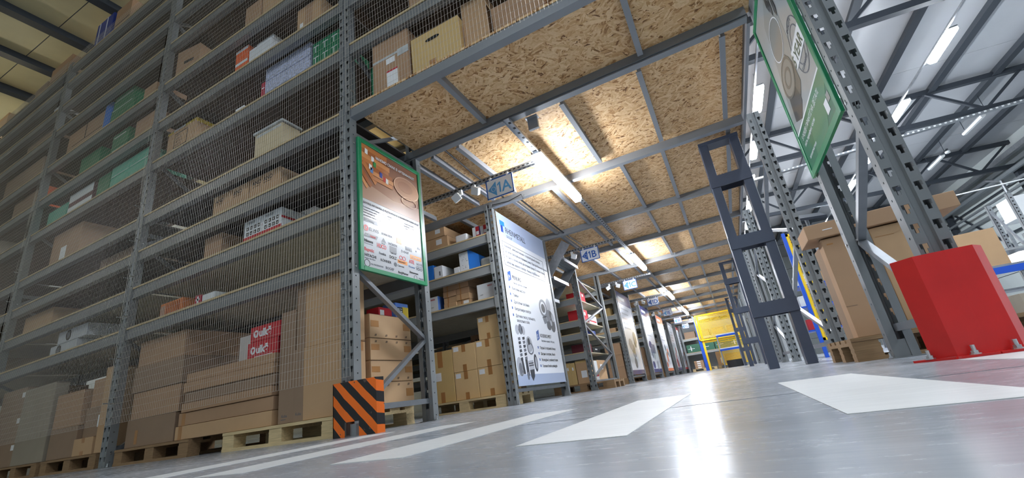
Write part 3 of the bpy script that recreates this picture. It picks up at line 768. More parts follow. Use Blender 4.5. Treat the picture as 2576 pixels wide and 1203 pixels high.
for k, s in enumerate(('В кожному виробі бренду втілено багаторічний досвід виробництва деталей для ремонту.', 'Завдяки цьому запчастини проходять повний контроль якості та випробування на міцність.', 'Наші партнери постачають лише перевірену продукцію для легкових і вантажних', 'автомобілів, тому ми маємо смак до роботи.')):
    tl(s, .0165, .01, .455 - .022 * k, GREYINK, .9)
RDI, GRI, BLI, ORI = pm('logo_red', (206, 46, 46)), pm('logo_grey', (86, 92, 102)), pm('logo_blue', (46, 110, 176)), pm('logo_orange', (240, 150, 60))
def box(u0, u1, v0, v1, mt, l=.0008): plate(PO, 'logo_box', frL, [(u0, v0), (u1, v0), (u1, v1), (u0, v1)], mt, l)
box(.015, .225, .345, .375, GRI); tl('Dorsequa', .026, .03, .35, WHITEB, l=.0022)
plate(PO, 'logo_mark', frL, ell(.045, .295, .035, .024), RDI, .0008); tl('E', .03, .03, .286, WHITEB, b=.001, l=.002); tl('ELWIS', .042, .09, .282, GRI, .95)
tl('BORN EDA', .026, .28, .287, GRI); box(.53, .61, .26, .305, ORI); tl('..ELL', .03, .89, .27, GRI)
plate(PO, 'logo_box', frL, [(.01, .225), (.2, .225), (.225, .255), (.03, .255)], GRI, .0008); tl('AUTO', .022, .03, .231, WHITEB, l=.002); tl('PARTS', .022, .10, .231, RDI, b=.001, l=.0022)
plate(PO, 'logo_mark', frL, [(.27, .225), (.35, .225), (.31, .262)], GRI, .0008); tl('blade', .02, .275, .208, GRI); tl('WÜRTH', .03, .385, .222, GRI, b=.0005)
box(.68, .80, .225, .258, GRI); tl('Hepu', .024, .69, .232, WHITEB, l=.002); plate(PO, 'logo_mark', frL, ell(.88, .245, .012, .008), GRI, .0008)
tl('Nissens', .036, .015, .185, INK, .85, .0006); box(.015, .14, .17, .176, GRI); tl('HUCO', .05, .20, .172, RDI, .75, .002); box(.405, .52, .165, .215, GRI); tl('TRISCAN', .017, .415, .155, INK); tl('D-BASF', .032, .60, .195, GRI, b=.0006); box(.76, .97, .165, .20, ORI); tl('Continental', .024, .78, .174, WHITEB, l=.002)
tl('Bapmic', .04, .012, .117, RDI, .9, .0012); tl('Frenkia', .032, .23, .12, INK, .85); tl('DOLZ', .036, .395, .115, INK, .9, .0008)
ring(PO, 'logo_mark', frL, .59, .145, .03, .018, .3, RDI, .0008); ring(PO, 'logo_mark', frL, .645, .145, .03, .018, .3, RDI, .0008); tl('ATE', .046, .735, .125, RDI, .85, .0015); tl('HOOD', .03, .87, .125, GRI); box(.87, .98, .112, .116, GRI)
tl('HITACHI', .034, .015, .075, INK, .95, .0005); tl('Inspire the Next', .017, .015, .057, GRI); tl('KÖNNER', .032, .25, .07, INK, .95); plate(PO, 'logo_mark', frL, ell(.49, .075, .025, .017), GRI, .0008); tl('Calorstat', .026, .525, .066, INK, .85)
box(.53, .70, .095, .125, ORI); tl('TEKNOROT', .02, .535, .103, INK, .9, l=.002); tl('Mosstar', .03, .72, .085, BLI, .9); tl('VDO', .04, .86, .08, GRI, 1, .0008)
ring(PO, 'logo_mark', frL, .05, .025, .042, .028, .15, INK, .0008); tl('KLOKKERHOLM', .02, .105, .02, GRI, .95); tl('BOGAP', .034, .325, .018, GRI, .9); tl('BorgWarner', .028, .53, .012, INK, .9, .0006); tl('Zimmermann', .026, .73, .04, INK, .85, .0006)
ring(PO, 'logo_mark', frL, .84, .012, .03, .02, .15, GRI, .0008); tl('PAGID', .024, .90, .004, GRI)

# ------------------------------------------------------------------ poster, right frame (faces the aisle, so it reads along -Y)
PR = empty('framed_poster', (.803, 2.375, 1.185), 'green framed poster with a five year stamp, on the right rack post', 'poster')
frame4(PR, .782, .802, 2.372, 3.262, 1.185, 2.452, .042, GREENF)
X1 = .789
m = MB(); m.box(X1, .801, 2.40, 3.235, 1.215, 2.425); m.build('sheet', mat('print_haze', (190, 198, 200), .28, coat=1.0, var=.1, scale=3), PR)
frP = lambda u, v, l: Vector((X1 - l, 3.225 - u * .816, 1.222 + v * 1.195))
plate(PR, 'green_band', frP, [(-.005, -.004), (1.005, -.004), (1.005, .225), (-.005, .225)], pm('green', (34, 128, 88)), .0002)
plate(PR, 'green_band', frP, [(.3, 0), (.72, 0), (1.0, .16), (1.0, .224), (.45, .224)], pm('green2', (74, 150, 108)), .001)
plate(PR, 'white_edge', frP, [(-.005, .222), (1.005, .222), (1.005, .232), (-.005, .232)], WHITEB, .0014)
g1, g2, g3, g4 = pm('g1', (150, 154, 150)), pm('g2', (112, 114, 108)), pm('g3', (76, 78, 76)), pm('g4', (172, 178, 176))
plate(PR, 'picture', frP, [(.02, .30), (.2, .62), (.3, .86), (.55, .92), (.72, .78), (.70, .55), (.58, .38), (.36, .26)], g4, .0004)
plate(PR, 'picture', frP, [(.12, .28), (.2, .45), (.36, .50), (.52, .42), (.46, .28), (.3, .235)], g3, .001)
plate(PR, 'picture', frP, [(.38, .5), (.5, .56), (.6, .46), (.6, .34), (.48, .30)], g2, .0012)
plate(PR, 'picture', frP, ell(.36, .47, .2, .085), g1, .0018); ring(PR, 'disc_rim', frP, .36, .47, .22, .1, .14, g2, .0024); ring(PR, 'disc_rim', frP, .36, .47, .12, .05, .3, g2, .0026)
plate(PR, 'picture', frP, ell(.45, .68, .2, .1), g1, .0018); ring(PR, 'disc_rim', frP, .45, .68, .21, .11, .05, WHITEB, .0024)
for u, v in ((.62, .79), (.70, .74), (.58, .84)): plate(PR, 'picture', frP, [(u, v - .04), (u + .035, v), (u + .03, v + .05), (u - .01, v + .075), (u - .028, v + .01)], g3, .003)
ring(PR, 'stamp_ring', frP, .83, .44, .17, .15, .04, GREYINK, .0014); ring(PR, 'stamp_ring', frP, .83, .44, .12, .105, .05, GREYINK, .0014)
plate(PR, 'stamp_bar', frP, [(.64, .385), (1.0, .385), (1.0, .485), (.64, .485)], WHITEB, .002)
ym, YU = (0, -1, 0), (0, 0, 1)
text('lettering', '5 YEAR', .105, frP(.62, .40, .0028), ym, YU, pm('stamp', (70, 104, 84)), PR, squash=.82, bold=.002)
text('lettering', 'QUALITY', .036, frP(.73, .555, .0015), ym, YU, GREYINK, PR, squash=.9); text('lettering', 'GUARANTEE', .03, frP(.72, .33, .0015), ym, YU, GREYINK, PR, squash=.9)
text('lettering', '5 РОКІВ ГАРАНТІЇ НА ДЕТАЛІ', .044, frP(.1, .165, .0018), ym, YU, WHITEB, PR, squash=.9)
text('lettering', 'якість перевірена часом', .034, frP(.1, .125, .0018), ym, YU, WHITEB, PR, squash=.9); text('lettering', 'автозапчастини', .03, frP(.1, .05, .0018), ym, YU, WHITEB, PR)
plate(PR, 'logo_mark', frP, [(.82, .04), (.90, .04), (.90, .10), (.82, .10)], WHITEB, .0018); plate(PR, 'logo_mark', frP, [(.91, .07), (.97, .07), (.97, .11), (.91, .11)], g4, .0018)

# ------------------------------------------------------------------ big banner under sign 1A
SILK = lambda n, c: mat('banner_' + n, c, .32, coat=.5)
def banner(label, y0, y1, z0, z1, base, top, bot, topf=.13, botf=.05):
    o = (XL + .008, y0, z0)
    m = MB(); N = 8
    m.box(XL + .004, XL + .008, y0, y1, z0, z1)
    B = m.build('banner', base, o=o); tag(B, label, 'banner')
    fr = lambda u, v, l: Vector((XL + .008 + l, y0 + u * (y1 - y0), z0 + v * (z1 - z0)))
    if top: plate(B, 'top_band', fr, [(0, 1 - topf), (1, 1 - topf), (1, 1), (0, 1)], top, .0003)
    if bot: plate(B, 'bottom_band', fr, [(0, 0), (1, 0), (1, botf), (0, botf)], bot, .0003)
    m = MB()
    for k in range(7):
        for yy_ in (y0 - .012, y1 - .002):
            z = z0 + (z1 - z0) * k / 6; m.box(XL + .004, XL + .012, yy_, yy_ + .014, z - .004, z + .004)
    m.build('tie', ZINC, B)
    return B, fr
BN, frB = banner('tall white banner with a pale blue top and grey engine pictures, under sign 1A', 4.86, 6.5, .205, 2.52, SILK('white', (232, 236, 244)), SILK('steel', (168, 182, 210)), SILK('steel', (168, 182, 210)), .145, .058)
def tb(s, size, u, v, mt, sq=.9, b=0.0, l=.0012): return text('lettering', s, size, frB(u, v, l), yy, zz, mt, BN, squash=sq, bold=b)
plate(BN, 'logo_mark', frB, [(.045, .925), (.13, .925), (.13, .955), (.045, .955)], SILK('b1', (36, 128, 220)), .0012); plate(BN, 'logo_mark', frB, [(.055, .88), (.095, .88), (.095, .925), (.055, .925)], SILK('b2', (24, 64, 150)), .0012)
tb('RHEINMETALL', .125, .135, .888, INK, .82); tb('GROUP', .06, .14, .858, GREYINK, .9)
m = MB()
for a, b in (((.045, .82), (.9, .82)), ((.9, .82), (.9, .672)), ((.9, .672), (.045, .672)), ((.045, .672), (.045, .82))): m.bar(frB(*a, .001), frB(*b, .001), .006, .002, (1, 0, 0))
m.build('text_border', GREYINK, BN)
for k, s in enumerate(('Rheinmetall – німецький машино- та збройобудівний концерн,', 'що також присутній на вторинному ринку. Підрозділ Rheinmetall Automotive', 'об’єднує у своєму активі два потужних бренди. Їх сильна сторона –', 'запчастини широкого спектру – Pierburg та Kolbenschmidt')): tb(s, .05, .075, .79 - .034 * k, GREYINK, .84)
def badge(u, v, s): plate(BN, 'logo_mark', frB, [(u, v - .035), (u + .055, v - .02), (u + .055, v + .035), (u, v + .02)], SILK('b3', (44, 92, 170)), .0012); tb(s, .085, u + .008, v - .02, WHITEB, .9, .002, .002)
badge(.065, .61, 'P'); tb('PIERBURG', .078, .14, .598, INK, .8); tb('Насоси, дросель, клапани', .038, .15, .57, GREYINK)
for k, s in enumerate(('Вакуумні насоси', 'Помпи', 'Дросельні заслінки', 'Витратоміри повітря', 'Датчики тиску, пального,')):
    v = .54 - .04 * k; tb(s, .058, .11, v - .008, GREYINK, .88); plate(BN, 'bullet', frB, [(.06, v - .006), (.078, v - .006), (.078, v + .008), (.06, v + .008)], SILK('b3', (44, 92, 170)), .0012)
tb('вихлопних газів', .058, .12, .345, GREYINK, .88)
badge(.47, .285, 'S'); tb('KOLBENSCHMIDT', .072, .55, .275, INK, .72); tb('Виробник поршнів з 1920 року', .038, .56, .248, GREYINK)
for k, s in enumerate(('Поршні та поршневі кільця', 'Шатуни та втулки, гільзи', 'Розподільчі, колінчасті вали', 'Головки блоків циліндрів')):
    v = .21 - .036 * k; tb(s, .054, .50, v - .008, INK, .84); plate(BN, 'bullet', frB, [(.455, v - .006), (.472, v - .006), (.472, v + .008), (.455, v + .008)], SILK('b3', (44, 92, 170)), .0012)
e1, e2, e3 = SILK('e1', (176, 180, 190)), SILK('e2', (112, 116, 126)), SILK('e3', (58, 60, 68))
def part(pts, mt, l): plate(BN, 'engine_picture', frB, pts, mt, l)
for k, (u, v, ru, rv) in enumerate(((.10, .30, .035, .028), (.16, .305, .035, .03), (.21, .30, .03, .026))): part(ell(u, v, ru, rv), (e1, e2, e1)[k], .001); 
for k in range(6):
    part([(.09, .255 - .022 * k), (.13, .26 - .022 * k), (.135, .245 - .022 * k), (.095, .24 - .022 * k)], (e2, e3)[k % 2], .0014); part([(.17, .26 - .022 * k), (.215, .265 - .022 * k), (.215, .25 - .022 * k), (.175, .245 - .022 * k)], (e3, e2)[k % 2], .0014)
part([(.10, .14), (.13, .14), (.15, .06), (.11, .06)], e3, .001); part([(.17, .14), (.21, .14), (.22, .05), (.17, .05)], e3, .001)
part(ell(.06, .10, .05, .05), e1, .0008); part(ell(.07, .09, .03, .03), e2, .0014); ring(BN, 'engine_picture', frB, .075, .07, .03, .02, .4, e2, .002)
part(ell(.29, .225, .06, .045), e1, .001); ring(BN, 'engine_picture', frB, .30, .20, .06, .035, .25, e2, .0016); part(ell(.285, .24, .025, .02), e3, .0022)
part([(.22, .13), (.32, .135), (.325, .085), (.23, .08)], e1, .001); part([(.23, .08), (.32, .085), (.31, .045), (.27, .02), (.24, .045)], e3, .0012); part([(.225, .118), (.32, .123), (.32, .117), (.225, .112)], e3, .0016); part([(.226, .106), (.32, .111), (.32, .105), (.226, .1)], e3, .0016)
part(ell(.37, .12, .035, .05), e3, .001); part(ell(.375, .12, .018, .035), e1, .0016); part(ell(.19, .05, .018, .022), e2, .0012)
ring(BN, 'engine_picture', frB, .72, .47, .09, .06, .28, e2, .001); part(ell(.72, .47, .045, .03), e3, .0012); part([(.67, .41), (.76, .42), (.78, .38), (.7, .365)], e2, .001)
for k, (u, v, ru, rv, mt) in enumerate(((.66, .66, .06, .05, e1), (.75, .61, .08, .04, e1), (.86, .50, .05, .05, e1), (.84, .42, .07, .05, e2), (.90, .37, .06, .05, e3), (.80, .36, .05, .03, e3), (.88, .44, .035, .025, e3), (.92, .42, .03, .03, e1), (.86, .38, .02, .02, e1))): part(ell(u, v, ru, rv, 14), mt, .001 + .0004 * k)

# narrower banners on the further frames, seen at a steep angle
NV, OR2, RD2 = SILK('navy', (52, 56, 120)), SILK('orange', (232, 120, 70)), SILK('red', (206, 48, 52))
bw = SILK('white2', (226, 230, 240))
specs = ((11.52, 2.42, NV, NV, 'white banner with deep navy top and blue grey picture, under sign 1C', (e2, SILK('p1', (150, 152, 176)))),
         (14.84, 2.42, NV, NV, 'white banner with navy top and small dark columns of text, under sign 1D', (NV, e1)),
         (18.16, 2.42, OR2, OR2, 'white banner with rounded orange top, under sign 1E', (e2, OR2)),
         (21.48, 2.42, e1, NV, 'narrow pale banner with red words, two rows past sign 1E', (RD2, e1)),
         (24.8, 2.42, RD2, RD2, 'narrow white banner with red top near the aisle end', (OR2, e2)))
for k, (y, zt_, tp, bt, lb, cs) in enumerate(specs):
    B, fr = banner(lb, y, y + 1.62, .205, zt_, bw, tp, bt, .15 if k < 3 else .08, .05)
    plate(B, 'title', fr, [(.1, .90), (.55, .90), (.55, .94), (.1, .94)], WHITEB, .0012)
    r = random.Random(k)
    for q in range(7):
        u, v = r.uniform(.1, .8), r.uniform(.1, .45); plate(B, 'picture', fr, ell(u, v, r.uniform(.05, .16), r.uniform(.03, .09), 10), cs[q % 2], .0012 + .0004 * q)
    for q in range(5):
        v = .78 - .06 * q; plate(B, 'text_line', fr, [(.12, v), (.12 + r.uniform(.3, .6), v), (.12 + r.uniform(.3, .6), v + .02), (.12, v + .02)], e1, .001)
    if k == 1:
        for q in range(6): plate(B, 'text_line', fr, [(.15 + .1 * q, .28), (.21 + .1 * q, .28), (.21 + .1 * q, .42), (.15 + .1 * q, .42)], NV, .005)
# ------------------------------------------------------------------ goods
def carton(label, x0, x1, y0, y1, z0, z1, mt=CB1, cat='box', group=None, name='carton', tape=None, side=None, front=None, gap=True, bevel=.004, rz=0):
    """box with chamfered edges; flap gap, tape and labels are thin children.
    front/side: list of (part name, u0, v0, u1, v1, material) on the -Y / +X face"""
    if y0 < 3.2 and x1 < XL and z0 > 1.2:          # keep clear of the beam of the shelf above
        up = [q for q in LEV if q > z0 + .05]
        if up: z1 = min(z1, up[0] - .135)
    o = ((x0 + x1) / 2, y0, z0)
    m = MB(); m.box(x0, x1, y0, y1, z0, z1)
    B = m.build(name, mt, o=o, bevel=min(bevel, (x1 - x0) / 8, (z1 - z0) / 8))
    tag(B, label, cat, group)
    lay = 0
    fl = list(front or []); sd = list(side or [])
    if tape and 'v' in tape: fl += [('tape_strip', .42, .72, .58, 1.0, TAPE), ('tape_strip', .42, 0, .58, .25, TAPE)]
    if tape and 'h' in tape: fl += [('tape_strip', 0, .45, .12, .6, TAPE), ('tape_strip', .88, .45, 1, .6, TAPE)]
    if gap: sd += [('flap_gap', 0, .985, 1, .992, SLIT)]
    for nm, u0, v0, u1, v1, q in fl:
        lay += .0004; m = MB(); w, h = x1 - x0, z1 - z0
        m.box(x0 + u0 * w, x0 + u1 * w, y0 - .0008 - lay, y0, z0 + v0 * h, z0 + v1 * h); m.build(nm, q, B)
    for nm, u0, v0, u1, v1, q in sd:
        lay += .0004; m = MB(); w, h = y1 - y0, z1 - z0
        m.box(x1, x1 + .0008 + lay, y0 + u0 * w, y0 + u1 * w, z0 + v0 * h, z0 + v1 * h); m.build(nm, q, B)
    if rz: B.rotation_euler = (0, 0, rz)
    return B
def word(B, s, size, x, y, z, mt=INK, axis='y', sq=1.0, bold=0.0):
    if axis == 'y': return text('lettering', s, size, (x, y, z), (1, 0, 0), (0, 0, 1), mt, B, squash=sq, bold=bold)
    return text('lettering', s, size, (x, y, z), (0, 1, 0), (0, 0, 1), mt, B, squash=sq, bold=bold)
LBL = lambda u, v, w, h: ('paper_label', u, v, u + w, v + h, PAPER)

_pal = {}
def pallet(label, x0, y0, L=1.2, D=.8, mt=WOOD, group=None):
    k = (L, D, mt.name)
    if k in _pal: return dup(_pal[k], (x0, y0, 0), label, group)
    E = empty('pallet', (x0, y0, 0), label, 'pallet', group)
    m = MB()
    n = 5
    for i in range(n): a = y0 + (D - .12) * i / (n - 1); m.box(x0, x0 + L, a, a + .12, .122, .144)
    for xx in (x0, x0 + L / 2 - .07, x0 + L - .14): m.box(xx, xx + .14, y0 + .005, y0 + D - .005, .10, .122)
    m.build('top_deck', mt, E)
    for xx in (x0, x0 + L / 2 - .072, x0 + L - .145):
        for yy_ in (y0 + .004, y0 + D / 2 - .05, y0 + D - .104):
            m = MB()
            for q in range(5): m.box(xx + .002 * (q % 2), xx + .145 - .002 * (q % 2), yy_, yy_ + .10, .022 + q * .0156, .022 + (q + 1) * .0156)
            m.build('block', mt, E)
    for yy_ in (y0, y0 + D / 2 - .05, y0 + D - .1):
        m = MB(); m.box(x0, x0 + L, yy_, yy_ + .1, 0, .022); m.build('bottom_board', mt, E)
    _pal[k] = E
    return E

# ---- first bay, floor
pallet('light plywood block pallet under the tall cartons, beside the striped guard', -3.86, 2.33, 1.27, .85)
pallet('brown worn pallet under the low flat cartons in the first bay', -5.55, 2.34, 1.2, .85, OLDWOOD)
pallet('pallet under the tall grey and brown cartons of the second bay', -7.15, 2.36, 1.2, .85, OLDWOOD)
pallet('pallet at the lower left corner of the picture', -8.45, 2.36, 1.2, .85, OLDWOOD)
def stackbox(label, *a, **k): return carton(label, *a, **k)
zc = .146
for i in range(4):
    stackbox(f'flat wide carton in the left stack of the first bay, {("bottom", "second", "third", "top")[i]} layer', -5.52 + .02 * (i % 2), -4.70 + .015 * (i % 3), 2.40 + .01 * (i % 2), 3.1, zc + .256 * i + (.18 if True else 0) * 0, zc + .256 * (i + 1) - .003, (CB3, CB1, CB3, CB1)[i], group=None, front=[('tape_strip', .2, .1, .26, .6, TAPE)] if i == 0 else None)
zs = [.146, .262, .372, .452, .545, .632, .712]
for i in range(6):
    stackbox(f'long flat carton in the middle stack beside the red logo boxes, {ordn(i)} from the pallet', -4.60 + (.06 if i > 1 else 0) + .012 * (i % 2), -3.31 - .006 * (i % 3), 2.36 + .012 * (i % 2), 2.98, zs[i] if i else .146, zs[i + 1] - .003, (CB2, CB1, CB1, CB3, CB1, CB1)[i], front=[('tape_strip', .04, .0, .08, 1, TAPE)] if i < 2 else None)
b = carton('narrow tall dull carton standing left of the tall dotted carton pair', -3.25, -3.075, 2.37, 2.95, .146, 1.015, CB3, front=[('printed_mark', .2, .03, .5, .035, GREYINK)]); word(b, 'Kuba', .03, -3.21, 2.37, .19, GREYINK)
b = carton('tall carton beside the striped guard, lower of two, with dotted side marks', -3.07, -2.565, 2.36, 2.60, .146, .680, CB2, side=[('printed_mark', .25, .12 + .2 * k, .5, .15 + .2 * k, INK) for k in range(5)] + [('tape_strip', .1, .85, .9, 1, TAPE)], front=[('tape_strip', 0, 0, .22, 1, CB3)]); word(b, 'Kuba', .03, -3.04, 2.359, .19, GREYINK)
carton('tall carton beside the striped guard, upper of two', -3.06, -2.565, 2.37, 2.60, .682, 1.235, CB2, side=[('tape_strip', .2, 0, .6, .12, TAPE)], front=[('tape_strip', 0, 0, .2, 1, CB3)])
for i in range(4):
    z0, z1 = ((.146, .355), (.357, .525), (.527, .705), (.707, .905))[i]
    bd = carton(f'brown carton with slanted dash marks behind the striped guard, {("bottom", "second", "third", "top")[i]} of four', -3.2, -2.56, 2.65, 3.155, z0, z1, CB2, side=[('tape_strip', .02, .45, .2, .72, TAPE), ('tape_strip', .8, .4, .98, .7, TAPE)])
    m = MB(); zd = z0 + .02 if i % 2 else z1 - .03
    for k in range(4):
        for q in range(2):
            yd = 2.70 + .125 * k + .012 * q; m.prism([(-2.56, yd, zd - .006), (-2.56, yd + .006, zd - .006), (-2.56, yd + .014, zd + .012), (-2.56, yd + .008, zd + .012)], (.0008, 0, 0))
    m.build('printed_mark', INK, bd)
b = carton('blue and yellow box with black film pattern on the dash marked cartons', -2.72, -2.57, 2.98, 3.15, .907, 1.04, SKYB, gap=False, side=[('yellow_print', .5, 0, 1, .75, YELLOWB), ('film_pattern', .15, .05, .55, .7, INK)])
m = MB()
for r_ in range(4):
    for k in range(3): m.box(-2.5685, -2.568, 3.012 + .02 * k, 3.024 + .02 * k, .92 + .02 * r_, .93 + .02 * r_)
m.build('film_window', WHITEB, b)
carton('red box with white patch on top of the dash marked cartons', -2.74, -2.60, 2.80, 2.965, .907, .985, REDB, gap=False, side=[LBL(.1, .1, .3, .6)])
# red logo boxes and pale box on the flat stack
for i, (z0, z1, xo) in enumerate(((.712, .85, 0), (.852, .985, .03))):
    b = carton(f'red box with white round logo lettering, {("lower", "upper")[i]} of two', -3.745 + xo, -3.36 + xo, 2.42, 2.72, z0, z1, REDB, front=[('paper_label', .25, .0, .85, .1, PAPER)] if i == 0 else None, gap=False)
    zz0 = z0 + .045
    m = MB(); m.cyl((-3.67 + xo, 2.4185, zz0 + .022), (-3.67 + xo, 2.4175, zz0 + .022), .033, 18); m.build('logo_mark', WHITEB, b)
    m = MB(); 
    P = [(-3.688, zz0 + .036), (-3.652, zz0 + .036), (-3.67, zz0 + .002)]
    m.prism([(x + xo, 2.417, z) for x, z in P], (0, -.0006, 0)); m.build('logo_triangle', REDB, b)
    word(b, 'ulkā', .088, -3.63 + xo, 2.4185, zz0 - .006, WHITEB, bold=.0035, sq=1.05)
carton('pale grey blank box at the left of the red logo boxes', -3.99, -3.735, 2.50, 2.78, .712, .955, mat('pale_board', (196, 190, 186), .6), gap=False)

# ---- first bay, shelves
S = LEV
b = carton('orange perforated crate on the lowest shelf of the first bay', -5.24, -4.84, 2.42, 2.85, S[0], 1.525, ORANGEP, name='plastic_crate', cat='crate', gap=False, front=[('grille_slot', .3 + .09 * k, .3, .34 + .09 * k, .9, mat('orange_slot', (150, 74, 28), .6)) for k in range(7)] + [('crate_label', .05, .25, .24, .85, mat('dusty', (176, 140, 120), .7))])
m = MB(); m.box(-4.62, -4.53, 2.42, 2.55, S[0], 1.48); b = m.build('first_aid_box', REDK, o=(-4.57, 2.42, S[0])); tag(b, 'small crimson box with white cross on the lowest shelf of the first bay', 'box')
m = MB(); m.box(-4.585, -4.565, 2.4185, 2.42, 1.40, 1.47); m.box(-4.605, -4.545, 2.4185, 2.42, 1.425, 1.445); m.build('cross_mark', WHITEB, b)
carton('small white box beside the crimson cross box on the lowest shelf', -4.525, -4.32, 2.43, 2.62, S[0], 1.47, WHITEB, gap=False)
carton('brown carton on the second shelf of the first bay, left of the white boxes', -4.55, -4.27, 2.42, 2.9, S[1], 2.15, CB1)
for i, (x0, x1) in enumerate(((-3.915, -3.655), (-3.65, -3.375))):
    b = carton(f'white carton with red hem and black symbols on the second shelf, {("left", "right")[i]} one in front', x0, x1, 2.42, 2.95, S[1], 2.065, WHITEB, front=[('red_hem', 0, .30, 1, .40, REDB)], side=[('red_hem', 0, .62, 1, .7, REDB)])
    for r_ in range(2):
        for k in range(4):
            u = x0 + .04 + .055 * k; m = MB(); m.box(u, u + .034, 2.4175, 2.4185, 1.905 + .055 * r_, 1.94 + .055 * r_); m.box(u + .01, u + .024, 2.417, 2.4175, 1.913 + .055 * r_, 1.926 + .055 * r_, 1); m.build('printed_mark', [INK, WHITEB], b)
    word(b, 'ROSSO', .035, x0 + .05, 2.418, 2.022, GREYINK)
carton('white carton lying on top of the red hemmed pair, second shelf', -3.50, -3.18, 2.62, 2.98, 2.067, 2.155, WHITEB, front=[('printed_mark', .1, .3, .8, .6, GREYINK)])
for i, (x0, x1, zt_) in enumerate(((-4.45, -4.16, 2.535), (-4.155, -3.875, 2.54), (-3.86, -3.70, 2.545), (-3.69, -3.41, 2.552))):
    b = carton(f'carton printed AND on the third shelf of the first bay, {ordn(i)} from left', x0, x1, 2.41, 2.86, S[2], zt_, CB2)
    word(b, 'AND', .062, x0 + .04, 2.409, 2.425, INK, bold=.001); word(b, 'AUTO PARTS', .02, x0 + .04, 2.409, 2.40, INK)
carton('cream stack of cartons under clear film on the fourth shelf', -3.84, -3.42, 2.42, 2.62, S[3], 3.03, mat('cream_board', (204, 188, 152), .55), front=[('film_fold', .05, .9, .95, .97, FILM)])
m = MB(); m.box(-3.86, -3.40, 2.40, 2.64, 3.032, 3.06); tag(m.build('plastic_wrap', FILM, o=(-3.63, 2.4, 3.032), bevel=.01), 'crumpled clear plastic wrap on top of the cream carton stack', 'plastic wrap')
b = carton('large carton with yellow and white tape on its top, fifth shelf of the first bay', -5.58, -4.98, 2.42, 3.0, S[4], 3.885, CB2, front=[('tape_strip', 0, .93, .2, 1.0, YELLOWB), ('tape_strip', .2, .95, .62, 1.0, PAPER), ('tape_strip', .62, .93, 1, 1.0, YELLOWB)], side=[('tape_strip', 0, .88, .5, 1.0, YELLOWB)])
m = MB()
for a, c in (((-5.42, 3.52), (-5.16, 3.52)), ((-5.42, 3.72), (-5.16, 3.72)), ((-5.42, 3.52), (-5.42, 3.72)), ((-5.16, 3.52), (-5.16, 3.72))): m.bar((a[0], 2.4185, a[1]), (c[0], 2.4185, c[1]), .004, .006, (0, 1, 0))
m.build('printed_mark', INK, b)
for k in range(4): word(b, ('АВТО', 'ДЕТАЛІ', 'НЕТТО 12', 'БРУТТО')[k], .032, -5.40, 2.4185, 3.68 - .045 * k, INK)
for r_ in range(3):
    for k in range(3):
        carton(f'green box with white line pattern on the fifth shelf, {("bottom", "middle", "top")[r_]} row, {ordn(k)} from left', -2.99 + .127 * k, -2.865 + .127 * k, 2.41, 2.8, S[4] + .14 * r_, S[4] + .138 + .14 * r_, GREENB, gap=False, front=[('white_line', .3, .1, .36, .6, WHITEB), ('white_line', .1, .62, .7, .68, WHITEB)])
for r_ in range(4):
    for k in range(2):
        carton(f'blue speckled white box on the fifth shelf, {ordn(r_)} row up, {("left", "right")[k]} column', -3.72 + .35 * k, -3.375 + .35 * k, 2.41, 2.85, S[4] + .16 * r_, S[4] + .152 + .16 * r_, SPECK, gap=False)
carton('thin red box at the left end of the speckled boxes', -3.80, -3.73, 2.42, 2.7, S[4], 3.69, REDK, gap=False, front=[('white_line', .2, .75, .8, .8, WHITEB)])
carton('small white scrap box on the fifth shelf, left of the red box', -4.25, -4.10, 2.43, 2.6, S[4], 3.56, WHITEB, gap=False)
for r_ in range(3):
    carton(f'orange and white end carton on the sixth shelf, {("bottom", "middle", "top")[r_]} of three', -4.29, -4.07, 2.41, 2.8, S[5] + .08 + .19 * r_, S[5] + .265 + .19 * r_, ORANGE, gap=False, front=[('white_line', 0, .8, 1, 1, WHITEB)])
carton('dull tray under the orange and white cartons, sixth shelf', -4.31, -3.66, 2.405, 2.82, S[5], S[5] + .078, CB3, gap=False)
carton('white carton on the sixth shelf beside the orange ones, lower', -4.06, -3.68, 2.42, 2.85, S[5] + .08, S[5] + .36, WHITEB); carton('white carton on the sixth shelf beside the orange ones, upper', -4.0, -3.70, 2.46, 2.85, S[5] + .362, S[5] + .66, WHITEB)
carton('brown carton with paper label on the sixth shelf near the poster post', -3.24, -2.88, 2.41, 2.8, S[5], 4.43, CB2, front=[LBL(.12, .3, .14, .22), ('tape_strip', .35, 0, .65, 1, CB1)])
m = MB(); m.box(-5.3, -5.26, 2.42, 2.46, S[5], S[5] + .21); tag(m.build('bottle', ORANGE, o=(-5.28, 2.42, S[5]), bevel=.01), 'tiny orange bottle alone on the sixth shelf', 'bottle')
carton('brown carton with a printed mark on the seventh shelf, beside the second post', -5.56, -5.14, 2.41, 2.85, S[6], 5.07, CB1, front=[('printed_mark', .35, .55, .75, .63, INK)], side=[('printed_mark', .3, .6, .5, .65, INK)], rz=.12)
carton('brown carton on the seventh shelf above the white cartons, left one', -4.17, -3.9, 2.41, 2.85, S[6], 5.0, CB1); carton('brown carton on the seventh shelf above the white cartons, right one', -3.89, -3.55, 2.43, 2.85, S[6], 5.05, CB2, tape='v')
m = MB(); m.hexa(((-5.08, 2.40, 5.19), (-4.84, 2.40, 5.19), (-4.84, 2.44, 5.19), (-5.08, 2.44, 5.19), (-5.06, 2.50, 5.50), (-4.9, 2.50, 5.44), (-4.9, 2.52, 5.44), (-5.06, 2.52, 5.5))); tag(m.build('paper_sheet', PAPER, o=(-4.96, 2.4, 5.19)), 'white paper sheet leaning on the eighth shelf', 'paper')

